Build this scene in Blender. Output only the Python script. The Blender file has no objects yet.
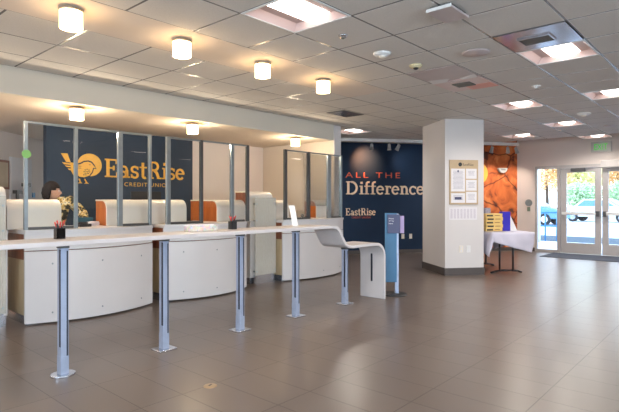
import bpy, bmesh, math, random
from mathutils import Vector, Matrix
random.seed(7)
PI=math.pi
scene=bpy.context.scene
COL=scene.collection
EYE=1.307; CEIL=2.747; SOF=2.455

# ------------------------------------------------------------------ materials
def new_mat(name):
    m=bpy.data.materials.new(name); m.use_nodes=True
    nt=m.node_tree; b=nt.nodes['Principled BSDF']
    return m,nt,b
def pm(name,col,rough=.5,metal=0,var=.06,scale=6,bump=0,bscale=80,spec=.5,em=None,ems=0):
    m,nt,b=new_mat(name)
    tc=nt.nodes.new('ShaderNodeTexCoord'); n=nt.nodes.new('ShaderNodeTexNoise')
    n.inputs['Scale'].default_value=scale; n.inputs['Detail'].default_value=3
    nt.links.new(tc.outputs['Object'],n.inputs['Vector'])
    r=nt.nodes.new('ShaderNodeValToRGB')
    r.color_ramp.elements[0].position=.3; r.color_ramp.elements[1].position=.7
    r.color_ramp.elements[0].color=[max(0,c*(1-var)) for c in col]+[1]
    r.color_ramp.elements[1].color=[min(1,c*(1+var)) for c in col]+[1]
    nt.links.new(n.outputs['Fac'],r.inputs['Fac']); nt.links.new(r.outputs['Color'],b.inputs['Base Color'])
    b.inputs['Roughness'].default_value=rough; b.inputs['Metallic'].default_value=metal
    b.inputs['Specular IOR Level'].default_value=spec
    if bump:
        n2=nt.nodes.new('ShaderNodeTexNoise'); n2.inputs['Scale'].default_value=bscale
        nt.links.new(tc.outputs['Object'],n2.inputs['Vector'])
        bp=nt.nodes.new('ShaderNodeBump'); bp.inputs['Strength'].default_value=bump; bp.inputs['Distance'].default_value=.005
        nt.links.new(n2.outputs['Fac'],bp.inputs['Height']); nt.links.new(bp.outputs['Normal'],b.inputs['Normal'])
    if em:
        b.inputs['Emission Color'].default_value=[*em,1]; b.inputs['Emission Strength'].default_value=ems
    return m
def glass(name,tint=(1,1,1),rough=0,refl=1.0,ior=1.45):
    m=bpy.data.materials.new(name); m.use_nodes=True; nt=m.node_tree; nt.nodes.clear()
    o=nt.nodes.new('ShaderNodeOutputMaterial'); mx=nt.nodes.new('ShaderNodeMixShader')
    t=nt.nodes.new('ShaderNodeBsdfTransparent'); t.inputs['Color'].default_value=[*tint,1]
    g=nt.nodes.new('ShaderNodeBsdfGlossy'); g.inputs['Roughness'].default_value=rough
    f=nt.nodes.new('ShaderNodeFresnel'); f.inputs['IOR'].default_value=ior
    mu=nt.nodes.new('ShaderNodeMath'); mu.operation='MULTIPLY'; mu.inputs[1].default_value=refl
    nt.links.new(f.outputs[0],mu.inputs[0]); nt.links.new(mu.outputs[0],mx.inputs[0])
    nt.links.new(t.outputs[0],mx.inputs[1]); nt.links.new(g.outputs[0],mx.inputs[2]); nt.links.new(mx.outputs[0],o.inputs['Surface'])
    return m
def wood(name,c1,c2,rough=.35,scale=(1,1,14)):
    m,nt,b=new_mat(name)
    tc=nt.nodes.new('ShaderNodeTexCoord'); mp=nt.nodes.new('ShaderNodeMapping'); mp.inputs['Scale'].default_value=scale
    n=nt.nodes.new('ShaderNodeTexNoise'); n.inputs['Scale'].default_value=4; n.inputs['Detail'].default_value=6
    r=nt.nodes.new('ShaderNodeValToRGB')
    r.color_ramp.elements[0].position=.35; r.color_ramp.elements[1].position=.65
    r.color_ramp.elements[0].color=[*c1,1]; r.color_ramp.elements[1].color=[*c2,1]
    nt.links.new(tc.outputs['Object'],mp.inputs[0]); nt.links.new(mp.outputs[0],n.inputs['Vector'])
    nt.links.new(n.outputs['Fac'],r.inputs['Fac']); nt.links.new(r.outputs['Color'],b.inputs['Base Color'])
    b.inputs['Roughness'].default_value=rough
    return m
def emis(name,col,s):
    m,nt,b=new_mat(name); b.inputs['Base Color'].default_value=[.8,.8,.8,1]
    b.inputs['Emission Color'].default_value=[*col,1]; b.inputs['Emission Strength'].default_value=s
    return m
M={}
M['wall']=pm('painted_wall',(.74,.665,.62),.75,var=.02,scale=2,bump=.15)
M['cream']=pm('cream_wall',(.66,.58,.48),.75,var=.02,scale=2,bump=.15)
M['pillar']=pm('pillar_paint',(.66,.63,.62),.7,var=.015,scale=2,bump=.1)
M['fascia']=pm('fascia_paint',(.64,.59,.50),.7,var=.015,scale=2)
M['soffit']=pm('soffit_paint',(.72,.63,.52),.7,var=.02,scale=2)
M['navy']=pm('navy_wall',(.004,.022,.060),.6,spec=.35,var=.12,scale=1.5,bump=.1)
M['navy2']=pm('navy_slate_wall',(.025,.045,.08),.6,spec=.3,var=.12,scale=1.5)
M['tile']=pm('ceiling_tile',(.64,.62,.58),.85,var=.05,scale=90,bump=.2,bscale=200)
M['tbar']=pm('ceiling_grid_metal',(.17,.16,.155),.27,var=.02,spec=.6)
M['gyp']=pm('ceiling_band',(.68,.61,.54),.8,var=.02,scale=2)
M['base']=pm('rubber_base',(.085,.072,.068),.5)
M['white']=pm('white_laminate',(.66,.645,.65),.35,var=.015,scale=2)
M['shell']=pm('white_shell',(.76,.72,.66),.4,var=.02,scale=2)
M['board']=pm('counter_solid',(.60,.56,.555),.3,var=.03,scale=5)
M['alu']=pm('brushed_aluminium',(.38,.44,.58),.38,.35,var=.05,scale=20)
M['alu_d']=pm('dark_slot',(.012,.014,.03),.5)
M['chrome']=pm('chrome_foot',(.66,.68,.74),.22,.9,var=.05)
M['frame']=pm('screen_frame_metal',(.30,.34,.36),.3,.7,var=.08,scale=12)
M['frame_d']=pm('bronze_frame_metal',(.11,.11,.112),.35,.6,var=.08)
M['glass']=glass('screen_glass',(.985,.995,.99),0,.75,1.35)
M['door_glass']=glass('door_glass',(.97,.99,1),0,.8,1.45)
M['acryl']=None
M['wood']=wood('cherry_wood',(.18,.06,.03),(.27,.095,.045),.35,(8,8,1.2))
M['wood_o']=wood('orange_wood',(.36,.10,.022),(.47,.145,.035),.35,(8,8,1.2))
M['tan']=wood('tan_maple',(.50,.38,.22),(.58,.45,.28),.4,(8,8,1.2))
M['gold']=pm('yellow_gold',(.90,.50,.08),.4,var=.04)
M['dark']=pm('black_plastic',(.015,.015,.018),.4)
M['ivory']=pm('ivory_plastic',(.78,.72,.62),.4)
M['wht']=pm('white_plastic',(.75,.75,.74),.4)
M['red']=pm('red_pen',(.65,.06,.05),.4)
M['orange_t']=pm('orange_letters',(.80,.15,.07),.5)
M['peach_t']=pm('peach_letters',(.95,.73,.54),.5)
M['cloth']=pm('table_cloth',(.58,.56,.66),.85,var=.03,bump=.15,bscale=250)
M['frame_al']=pm('door_aluminium',(.50,.47,.46),.4,.25,var=.03)
M['mat']=pm('floor_mat',(.075,.085,.11),.9,var=.15,scale=60,bump=.4,bscale=300)
M['paper']=pm('paper',(.74,.72,.74),.7,var=.02)
M['print']=pm('grey_print',(.30,.29,.36),.7,var=.3,scale=60)
M['kraft']=pm('kraft_board',(.50,.37,.23),.6,var=.06)
M['blue_p']=pm('sign_blue',(.055,.17,.31),.45,var=.05)
M['navy_s']=pm('sign_navy',(.06,.065,.14),.4)
M['royal']=pm('royal_blue',(.03,.02,.42),.5)
M['yel']=pm('carton_yellow',(.72,.50,.17),.5)
M['lav']=pm('leaflet_lavender',(.42,.33,.55),.6)
M['skin']=pm('skin',(.60,.36,.27),.5,var=.05,scale=20)
M['hair']=pm('dark_hair',(.012,.008,.008),.7,spec=.2,var=.3,scale=40)
M['brass']=pm('brass',(.40,.30,.20),.45,.6)
M['teal']=pm('teal_card',(.02,.10,.14),.5)
M['asph']=pm('asphalt',(.045,.065,.085),.9,var=.1,scale=10)
M['conc']=pm('concrete_pavement',(.55,.57,.60),.8,var=.05,scale=3)
M['tyre']=pm('tyre',(.02,.02,.02),.8)
M['car_w']=pm('car_white',(.75,.78,.82),.25)
M['car_b']=pm('car_blue',(.10,.25,.42),.25)
M['car_g']=pm('car_glass',(.14,.28,.36),.2)
M['trunk']=pm('bark',(.10,.07,.05),.9,var=.3,scale=20)
M['leaf_o']=pm('orange_leaves',(.85,.50,.22),.8,var=.3,scale=3)
M['leaf_y']=pm('yellow_leaves',(.85,.75,.35),.8,var=.3,scale=3)
M['leaf_g']=pm('green_leaves',(.45,.62,.36),.8,var=.35,scale=3)
M['rail']=pm('blue_rail',(.05,.22,.45),.4,.2)
M['green_s']=pm('green_sticker',(.25,.55,.15),.5)
M['beige_dev']=pm('cream_detector',(.62,.55,.34),.5)
M['lampw']=emis('troffer_lamp',(1.0,.93,.86),5)
M['pinkh']=pm('troffer_housing',(.60,.45,.42),.35,var=.02)
M['drum']=emis('drum_shade',(1.0,.62,.27),8.5)
M['drumb']=emis('drum_diffuser',(1.0,.68,.36),13.0)
M['capm']=pm('drum_rim',(.45,.36,.25),.5)
M['exit']=emis('exit_green',(.02,.60,.03),.55); M['exit'].node_tree.nodes['Principled BSDF'].inputs['Base Color'].default_value=(.02,.35,.03,1)
M['steel']=pm('vent_metal',(.56,.56,.60),.16,.9,var=.04)
M['slot']=pm('vent_dark',(.10,.10,.085),.6)
M['coral']=pm('coral_reflection',(.72,.33,.26),.5,var=.05)  # colour of the orange reflection painted on the supply vent
M['pinkp']=pm('pinkish_panel',(.50,.43,.42),.45,var=.03)
M['spot']=pm('spot_lamp_grey',(.42,.42,.42),.35,.1)

def acrylic():
    m=bpy.data.materials.new('frosted_patterned_acrylic'); m.use_nodes=True; nt=m.node_tree; b=nt.nodes['Principled BSDF']
    o=nt.nodes['Material Output']
    tc=nt.nodes.new('ShaderNodeTexCoord'); mp=nt.nodes.new('ShaderNodeMapping'); mp.inputs['Scale'].default_value=(9,9,1.6)
    w=nt.nodes.new('ShaderNodeTexWave'); w.inputs['Scale'].default_value=3; w.inputs['Distortion'].default_value=9; w.inputs['Detail'].default_value=3
    r=nt.nodes.new('ShaderNodeValToRGB'); r.color_ramp.elements[0].position=.35; r.color_ramp.elements[1].position=.6
    r.color_ramp.elements[0].color=(.66,.62,.55,1); r.color_ramp.elements[1].color=(.85,.81,.75,1)
    nt.links.new(tc.outputs['Object'],mp.inputs[0]); nt.links.new(mp.outputs[0],w.inputs['Vector']); nt.links.new(w.outputs['Fac'],r.inputs['Fac'])
    nt.links.new(r.outputs['Color'],b.inputs['Base Color']); b.inputs['Roughness'].default_value=.25
    t=nt.nodes.new('ShaderNodeBsdfTransparent'); t.inputs[0].default_value=(.93,.97,.95,1)
    mx=nt.nodes.new('ShaderNodeMixShader'); mx.inputs[0].default_value=.5
    nt.links.new(t.outputs[0],mx.inputs[1]); nt.links.new(b.outputs[0],mx.inputs[2]); nt.links.new(mx.outputs[0],o.inputs['Surface'])
    return m
M['acryl']=acrylic()

def floor_mat():
    m,nt,b=new_mat('taupe_floor_tile')
    tc=nt.nodes.new('ShaderNodeTexCoord'); sp=nt.nodes.new('ShaderNodeSeparateXYZ'); cb=nt.nodes.new('ShaderNodeCombineXYZ')
    nt.links.new(tc.outputs['Object'],sp.inputs[0])
    ax=nt.nodes.new('ShaderNodeMath'); ax.inputs[1].default_value=-1.053+.61*40
    ay=nt.nodes.new('ShaderNodeMath'); ay.inputs[1].default_value=.305*80-.12
    nt.links.new(sp.outputs['Y'],ax.inputs[0]); nt.links.new(sp.outputs['X'],ay.inputs[0])
    nt.links.new(ax.outputs[0],cb.inputs['X']); nt.links.new(ay.outputs[0],cb.inputs['Y'])
    br=nt.nodes.new('ShaderNodeTexBrick'); br.offset=0; br.squash=1
    br.inputs['Scale'].default_value=1; br.inputs['Brick Width'].default_value=.61; br.inputs['Row Height'].default_value=.305
    br.inputs['Mortar Size'].default_value=.004; br.inputs['Mortar Smooth'].default_value=.2; br.inputs['Bias'].default_value=0
    br.inputs['Color1'].default_value=(.145,.115,.100,1); br.inputs['Color2'].default_value=(.162,.130,.113,1); br.inputs['Mortar'].default_value=(.075,.058,.050,1)
    nt.links.new(cb.outputs[0],br.inputs['Vector'])
    mp=nt.nodes.new('ShaderNodeMapping'); mp.inputs['Scale'].default_value=(1,5,1)
    n=nt.nodes.new('ShaderNodeTexNoise'); n.inputs['Scale'].default_value=9; n.inputs['Detail'].default_value=6
    nt.links.new(tc.outputs['Object'],mp.inputs[0]); nt.links.new(mp.outputs[0],n.inputs['Vector'])
    mx=nt.nodes.new('ShaderNodeMixRGB'); mx.blend_type='MULTIPLY'; mx.inputs[0].default_value=.12
    r=nt.nodes.new('ShaderNodeValToRGB'); r.color_ramp.elements[0].color=(.75,.75,.75,1); r.color_ramp.elements[1].color=(1.15,1.15,1.15,1)
    nt.links.new(n.outputs['Fac'],r.inputs['Fac']); nt.links.new(br.outputs['Color'],mx.inputs[1]); nt.links.new(r.outputs['Color'],mx.inputs[2])
    nt.links.new(mx.outputs[0],b.inputs['Base Color'])
    b.inputs['Roughness'].default_value=.3; b.inputs['Specular IOR Level'].default_value=.45
    rr=nt.nodes.new('ShaderNodeMapRange'); rr.inputs['To Min'].default_value=.27; rr.inputs['To Max'].default_value=.31
    nt.links.new(n.outputs['Fac'],rr.inputs['Value']); nt.links.new(rr.outputs[0],b.inputs['Roughness'])
    bp=nt.nodes.new('ShaderNodeBump'); bp.inputs['Strength'].default_value=.35; bp.inputs['Distance'].default_value=.002; bp.invert=True
    nt.links.new(br.outputs['Fac'],bp.inputs['Height']); nt.links.new(bp.outputs[0],b.inputs['Normal'])
    return m
M['floor']=floor_mat()

def mural_mat():
    m,nt,b=new_mat('orange_rock_mural')
    tc=nt.nodes.new('ShaderNodeTexCoord')
    n=nt.nodes.new('ShaderNodeTexNoise'); n.inputs['Scale'].default_value=2.6; n.inputs['Detail'].default_value=9; n.inputs['Distortion'].default_value=1.2
    nt.links.new(tc.outputs['Object'],n.inputs['Vector'])
    r=nt.nodes.new('ShaderNodeValToRGB'); e=r.color_ramp.elements
    e[0].position=.36; e[0].color=(.11,.028,.012,1); e[1].position=.72; e[1].color=(.78,.30,.09,1)
    x=e.new(.45); x.color=(.50,.11,.025,1); x=e.new(.58); x.color=(.66,.17,.04,1)
    nt.links.new(n.outputs['Fac'],r.inputs['Fac'])
    v=nt.nodes.new('ShaderNodeTexVoronoi'); v.feature='DISTANCE_TO_EDGE'; v.inputs['Scale'].default_value=1.5
    n2=nt.nodes.new('ShaderNodeTexNoise'); n2.inputs['Scale'].default_value=2.5; n2.inputs['Detail'].default_value=5
    nt.links.new(tc.outputs['Object'],n2.inputs['Vector'])
    mxv=nt.nodes.new('ShaderNodeMixRGB'); mxv.inputs[0].default_value=.25
    nt.links.new(tc.outputs['Object'],mxv.inputs[1]); nt.links.new(n2.outputs['Color'],mxv.inputs[2]); nt.links.new(mxv.outputs[0],v.inputs['Vector'])
    r2=nt.nodes.new('ShaderNodeValToRGB'); r2.color_ramp.elements[0].color=(.18,.10,.07,1); r2.color_ramp.elements[0].position=.0; r2.color_ramp.elements[1].position=.035; r2.color_ramp.elements[1].color=(1,1,1,1)
    nt.links.new(v.outputs['Distance'],r2.inputs['Fac'])
    mx=nt.nodes.new('ShaderNodeMixRGB'); mx.blend_type='MULTIPLY'; mx.inputs[0].default_value=1
    nt.links.new(r.outputs['Color'],mx.inputs[1]); nt.links.new(r2.outputs['Color'],mx.inputs[2]); nt.links.new(mx.outputs[0],b.inputs['Base Color'])
    b.inputs['Roughness'].default_value=.6
    return m
M['mural']=mural_mat()
def blouse_mat():
    m,nt,b=new_mat('gold_black_print_fabric')
    tc=nt.nodes.new('ShaderNodeTexCoord'); v=nt.nodes.new('ShaderNodeTexNoise'); v.inputs['Scale'].default_value=16; v.inputs['Detail'].default_value=2
    r=nt.nodes.new('ShaderNodeValToRGB'); r.color_ramp.interpolation='CONSTANT'; e=r.color_ramp.elements
    e[0].color=(.03,.03,.02,1); e[1].position=.47; e[1].color=(.50,.36,.12,1); x=e.new(.56); x.color=(.62,.58,.42,1); x=e.new(.63); x.color=(.08,.09,.05,1)
    nt.links.new(tc.outputs['Object'],v.inputs['Vector']); nt.links.new(v.outputs['Fac'],r.inputs['Fac']); nt.links.new(r.outputs['Color'],b.inputs['Base Color'])
    b.inputs['Roughness'].default_value=.8
    return m
M['blouse']=blouse_mat()
def patt_mat():
    m,nt,b=new_mat('patterned_clear_box')
    tc=nt.nodes.new('ShaderNodeTexCoord'); v=nt.nodes.new('ShaderNodeTexVoronoi'); v.inputs['Scale'].default_value=45
    nt.links.new(tc.outputs['Object'],v.inputs['Vector'])
    mx=nt.nodes.new('ShaderNodeMixRGB'); mx.inputs[0].default_value=.25; mx.inputs[1].default_value=(.62,.58,.54,1)
    nt.links.new(v.outputs['Color'],mx.inputs[2]); nt.links.new(mx.outputs[0],b.inputs['Base Color']); b.inputs['Roughness'].default_value=.2
    return m
M['patt']=patt_mat()

# ------------------------------------------------------------------ mesh helpers
class MB:
    def __init__(s): s.v=[]; s.f=[]; s.sm=[]
    def add(s,v,f,smooth=False):
        n=len(s.v); s.v+= [tuple(p) for p in v]; s.f+=[tuple(i+n for i in q) for q in f]; s.sm+=[smooth]*len(f); return s
    def box(s,x0,x1,y0,y1,z0,z1):
        v=[(x,y,z) for x in (x0,x1) for y in (y0,y1) for z in (z0,z1)]
        return s.add(v,[(0,1,3,2),(4,6,7,5),(0,4,5,1),(2,3,7,6),(0,2,6,4),(1,5,7,3)])
    def cyl(s,p0,p1,r0,r1=None,n=20,cap=True,smooth=True):
        if r1 is None: r1=r0
        p0=Vector(p0); p1=Vector(p1); d=(p1-p0).normalized()
        a=d.orthogonal().normalized(); b=d.cross(a); v=[]
        for p,r in ((p0,r0),(p1,r1)):
            for i in range(n):
                t=2*PI*i/n; v.append(p+a*r*math.cos(t)+b*r*math.sin(t))
        s.add(v,[(i,(i+1)%n,n+(i+1)%n,n+i) for i in range(n)],smooth)
        if cap: s.add(v,[tuple(range(n))[::-1],tuple(range(n,2*n))])
        return s
    def prism(s,pts,fn,d0,d1):
        """pts: 2D outline; fn(u,v,d)->xyz"""
        n=len(pts); v=[fn(u,w,d0) for u,w in pts]+[fn(u,w,d1) for u,w in pts]
        s.add(v,[(i,(i+1)%n,n+(i+1)%n,n+i) for i in range(n)]); s.add(v,[tuple(range(n))[::-1],tuple(range(n,2*n))]); return s
    def ribbon(s,pts,w,fn,d0,d1,closed=False):
        """polyline stroke of width w as a strip extruded from d0 to d1"""
        P=[Vector(p) for p in pts]; n=len(P); L=[];R=[]
        for i in range(n):
            a=P[i-1] if (i>0 or closed) else P[i]; b=P[(i+1)%n] if (i<n-1 or closed) else P[i]
            t=(b-a); t=t.normalized() if t.length>1e-9 else Vector((1,0)); nn=Vector((-t.y,t.x))*w/2
            L.append(P[i]+nn); R.append(P[i]-nn)
        m=n if closed else n-1
        v=[fn(p.x,p.y,d) for d in (d0,d1) for q in (L,R) for p in q]
        f=[]
        for i in range(m):
            j=(i+1)%n
            f+=[(i,j,n+j,n+i),(2*n+i,3*n+i,3*n+j,2*n+j),(i,2*n+i,2*n+j,j),(n+i,n+j,3*n+j,3*n+i)]
        if not closed: f+=[(0,n,3*n,2*n),(n-1,3*n-1,4*n-1,2*n-1)]
        return s.add(v,f)
    def lathe(s,prof,c,n=24,ax=Vector((0,0,1)),smooth=True):
        c=Vector(c); ax=ax.normalized(); a=ax.orthogonal().normalized(); b=ax.cross(a); v=[]
        for r,h in prof:
            for i in range(n):
                t=2*PI*i/n; v.append(c+ax*h+a*r*math.cos(t)+b*r*math.sin(t))
        f=[(k*n+i,k*n+(i+1)%n,(k+1)*n+(i+1)%n,(k+1)*n+i) for k in range(len(prof)-1) for i in range(n)]
        return s.add(v,f,smooth)
    def sphere(s,c,r,sc=(1,1,1),seg=16,ring=10):
        c=Vector(c); prof=[(r*math.sin(PI*k/ring),-r*math.cos(PI*k/ring)) for k in range(ring+1)]
        v=[]
        for rr,h in prof:
            for i in range(seg):
                t=2*PI*i/seg; v.append((c.x+sc[0]*rr*math.cos(t),c.y+sc[1]*rr*math.sin(t),c.z+sc[2]*h))
        return s.add(v,[(k*seg+i,k*seg+(i+1)%seg,(k+1)*seg+(i+1)%seg,(k+1)*seg+i) for k in range(ring) for i in range(seg)],True)
    def build(s,name,mat,parent=None,bevel=0,matrix=None):
        me=bpy.data.meshes.new(name); me.from_pydata(s.v,[],s.f); 
        bm=bmesh.new(); bm.from_mesh(me)
        for f,q in zip(bm.faces,s.sm): f.smooth=q
        bmesh.ops.remove_doubles(bm,verts=bm.verts,dist=1e-5)
        bmesh.ops.dissolve_degenerate(bm,dist=1e-6,edges=bm.edges)
        bmesh.ops.recalc_face_normals(bm,faces=bm.faces); bm.to_mesh(me); bm.free()
        o=bpy.data.objects.new(name,me); COL.objects.link(o)
        if isinstance(mat,(list,tuple)):
            for q in mat: me.materials.append(q)
        else: me.materials.append(mat)
        if parent: o.parent=parent
        if bevel:
            b=o.modifiers.new('bevel','BEVEL'); b.width=bevel; b.segments=2; b.limit_method='ANGLE'
        return o
def tag(o,label,cat,group=None,kind=None):
    o['label']=label; o['category']=cat
    if group: o['group']=group
    if kind: o['kind']=kind
    return o
def thing(name,label,cat,loc=(0,0,0),rz=0,group=None):
    o=bpy.data.objects.new(name,None); COL.objects.link(o); o.location=loc; o.rotation_euler=(0,0,rz); o.empty_display_size=.1
    return tag(o,label,cat,group)
def struct(name,mb,mat,parent=None,label=None):
    o=mb.build(name,mat,parent)
    if not parent:
        o['kind']='structure'
        if label: o['label']=label
    return o
def kids(o): return [c for c in bpy.data.objects if c.parent==o]
def copy_tree(o,parent=None):
    c=o.copy(); COL.objects.link(c)
    if parent: c.parent=parent
    for ch in kids(o): copy_tree(ch,c)
    return c
def dup(o,loc,label,group=None,rz=None):
    c=copy_tree(o); c.location=loc; c['label']=label
    if group: c['group']=group
    if rz is not None: c.rotation_euler=(0,0,rz)
    return c
def text_mb(txt,h,width=None,spacing=1.0):
    """returns (verts2d, faces, w) of sans text with cap height h"""
    cu=bpy.data.curves.new('t','FONT'); cu.body=txt; cu.size=1; cu.space_character=spacing; cu.resolution_u=3
    o=bpy.data.objects.new('t',cu); COL.objects.link(o)
    dg=bpy.context.evaluated_depsgraph_get(); me=bpy.data.meshes.new_from_object(o.evaluated_get(dg))
    vs=[(v.co.x,v.co.y) for v in me.vertices]; fs=[tuple(p.vertices) for p in me.polygons]
    bpy.data.objects.remove(o); bpy.data.curves.remove(cu)
    x0=min(v[0] for v in vs); x1=max(v[0] for v in vs); y0=min(v[1] for v in vs); y1=max(v[1] for v in vs)
    k=h/(y1-y0); kx=(width/(x1-x0)) if width else k
    return [((x-x0)*kx,(y-y0)*k) for x,y in vs],fs,(x1-x0)*kx
def flat_text(mb,txt,h,fn,x,y,d,width=None,spacing=1.0):
    vs,fs,w=text_mb(txt,h,width,spacing)
    mb.add([fn(x+a,y+b,d) for a,b in vs],fs); return w

# slab serif letters built from strokes
def arc(cx,cy,rx,ry,a0,a1,n=14): return [(cx+rx*math.cos(math.radians(a0+(a1-a0)*i/n)),cy+ry*math.sin(math.radians(a0+(a1-a0)*i/n))) for i in range(n+1)]
T=.165; S=.085
G={
'E':(.80,[([(.2,0),(.2,1)],T),([(.04,.957),(.70,.957)],S),([(.04,.043),(.73,.043)],S),([(.2,.51),(.55,.51)],S),([(.67,1),(.67,.74)],S),([(.70,0),(.70,.28)],S),([(.52,.39),(.52,.63)],S)]),
'R':(.90,[([(.2,0),(.2,1)],T),([(.04,.957),(.45,.957)],S),([(.04,.043),(.38,.043)],S),([(.45,.957)]+arc(.43,.73,.22,.227,85,-85)+[(.2,.50)],.12),([(.42,.50),(.58,.35),(.68,.08)],.15),([(.60,.043),(.88,.043)],S)]),
'D':(.98,[([(.2,0),(.2,1)],T),([(.04,.957),(.45,.957)],S),([(.04,.043),(.45,.043)],S),(arc(.42,.5,.40,.455,88,-88,18),.15)]),
'a':(.66,[(arc(.25,.19,.16,.15,0,360,16),.10),([(.45,0),(.45,.44)],.15),(arc(.27,.44,.18,.19,0,155,10),.10),([(.42,.043),(.62,.043)],S)]),
's':(.54,[([(.42,.60)]+arc(.25,.49,.17,.155,50,250,10)+arc(.26,.18,.17,.155,80,-130,10)+[(.07,.12)],.11),([(.43,.66),(.43,.48)],.06),([(.07,.02),(.07,.22)],.06)]),
't':(.48,[([(.20,.90),(.20,.14)]+arc(.32,.14,.12,.11,180,300,6),.13),([(.02,.63),(.43,.63)],S)]),
'i':(.38,[([(.20,0),(.20,.67)],.15),([(.04,.043),(.36,.043)],S),([(.05,.63),(.2,.63)],S),([(.20,.80),(.20,.97)],.17)]),
'e':(.62,[(arc(.30,.33,.235,.29,5,320,18),.125),([(.07,.36),(.58,.36)],S)]),
'f':(.46,[([(.20,0),(.20,.80)]+arc(.34,.80,.14,.15,180,60,6),.14),([(.03,.63),(.44,.63)],S),([(.04,.043),(.38,.043)],S)]),
'r':(.54,[([(.20,0),(.20,.67)],.15),([(.04,.043),(.38,.043)],S),([(.05,.63),(.2,.63)],S),(arc(.38,.42,.18,.20,180,60,8),.10),([(.46,.63),(.46,.48)],.09)]),
'n':(.74,[([(.19,0),(.19,.67)],.15),([(.03,.043),(.35,.043)],S),([(.04,.63),(.19,.63)],S),(arc(.37,.40,.18,.22,180,0,10)+[(.55,0)],.14),([(.42,.043),(.70,.043)],S)]),
'c':(.57,[(arc(.30,.33,.235,.29,50,315,18),.13),([(.50,.62),(.50,.44)],.07)]),
}
def slab(mb,txt,h,width,fn,x,y,d0,d1):
    adv=sum(G[c][0] for c in txt); k=width/adv; cx=x
    for c in txt:
        a,st=G[c]
        for pts,w in st:
            mb.ribbon([(p[0]*k/h if False else p[0],p[1]) for p in pts],w,lambda u,v,d,cx=cx:fn(cx+u*k,y+v*h,d),d0,d1)
        cx+=a*k

# ------------------------------------------------------------------ camera & world
cam_d=bpy.data.cameras.new('camera'); cam=bpy.data.objects.new('camera',cam_d); COL.objects.link(cam); scene.camera=cam
cam.location=(0,0,EYE); TH=math.atan2(443.5,499); cam.rotation_euler=(PI/2,0,TH-PI/2)
cam_d.sensor_width=36; cam_d.lens=499/619*36; cam_d.shift_y=-5/619; cam_d.clip_start=.02; cam_d.clip_end=300
w=bpy.data.worlds.new('world'); scene.world=w; w.use_nodes=True; nt=w.node_tree; bg=nt.nodes['Background']
tc=nt.nodes.new('ShaderNodeTexCoord'); sp=nt.nodes.new('ShaderNodeSeparateXYZ'); r=nt.nodes.new('ShaderNodeValToRGB')
r.color_ramp.elements[0].color=(.80,.90,1,1); r.color_ramp.elements[1].color=(.42,.66,1,1); r.color_ramp.elements[0].position=.05; r.color_ramp.elements[1].position=.8
nt.links.new(tc.outputs['Generated'],sp.inputs[0]); nt.links.new(sp.outputs['Z'],r.inputs[0]); nt.links.new(r.outputs[0],bg.inputs[0])
bg.inputs['Strength'].default_value=3.2
sd=bpy.data.lights.new('sun','SUN'); sd.energy=1.5; sd.angle=.03; sd.color=(1,.95,.88); so=bpy.data.objects.new('sun',sd); COL.objects.link(so); so.rotation_euler=(math.radians(38),0,math.radians(200))
scene.view_settings.view_transform='Standard'; scene.view_settings.look='None'; scene.view_settings.gamma=1; scene.view_settings.exposure=.66
scene.cycles.max_bounces=8; scene.cycles.diffuse_bounces=4; scene.cycles.transparent_max_bounces=16; scene.cycles.sample_clamp_indirect=6
scene.cycles.caustics_reflective=False; scene.cycles.caustics_refractive=False

# ------------------------------------------------------------------ setting
XW=-4.0; YS=-6.0; XE=13.56; YN=9.6
MA=Vector((9.663,7.49)); MB_=Vector((13.556,4.677)); mdir=(MB_-MA).normalized(); mn=Vector((mdir.y,-mdir.x))  # mn points to the room
if mn.dot(Vector((-1,-1)))<0: mn=-mn
def murf(u,z,d): # along mural wall from MA, d out of the wall into the room
    p=MA+mdir*u+mn*d; return (p.x,p.y,z)
f=MB(); f.box(XW,XE+.14,YS,YN+2.2,-.1,0); struct('floor',f,M['floor'])
g=MB(); g.box(XE+.14,60,-40,50,-.12,-.02); struct('ground',g,M['conc'])
g=MB(); g.box(17.6,20.4,-30,40,-.019,-.012); struct('ground_road_strip',g,M['asph'])

# ceiling: grid plane with tegular tiles hanging 6 mm under the bars
gx0=2.51-.61*11; NX=27
xs=[gx0+.61*i for i in range(NX+1)]
ysA=[3.555-.61*i for i in range(16)][::-1]
FIX={}  # cells taken by fixtures (x index, y0)
def cell(x,y): return (round((x-gx0)/.61),round(y,3))
troff=[]  # filled below
T_LIST=[(2.51,2.335),(4.95,1.115),(7.39,2.335),(7.39,1.115),(9.83,2.335),(11.05,3.555),(12.27,2.335),
        (-.54,-.105),(2.51,-2.545),(4.95,-1.325),(7.39,-2.545),(9.83,-.105),(9.83,-3.765),(-.54,-3.765),(-.54,2.335),(12.27,-.715)]
V_LIST=[(4.34,1.115),(4.95,2.335),(5.56,2.335)]
for x,y in T_LIST+V_LIST: FIX[cell(x,y)]=1
rows=[(y,y+.61,-9,99) for y in ysA[:-1]]
rows+=[(3.555,4.20,5.5,99)]+[(4.20+.61*i,min(4.20+.61*(i+1),5.92),-9,99) for i in range(3)]
rows+=[(5.92+.61*i,5.92+.61*(i+1),7.5,99) for i in range(10)]
rows[-14+0:-13]=rows[-14:-13]
FIX[(round((8.0-gx0)/.61),round(5.92,3))]=1
T_LIST.append((8.0,5.92))
bars=MB(); tiles=MB()
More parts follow.
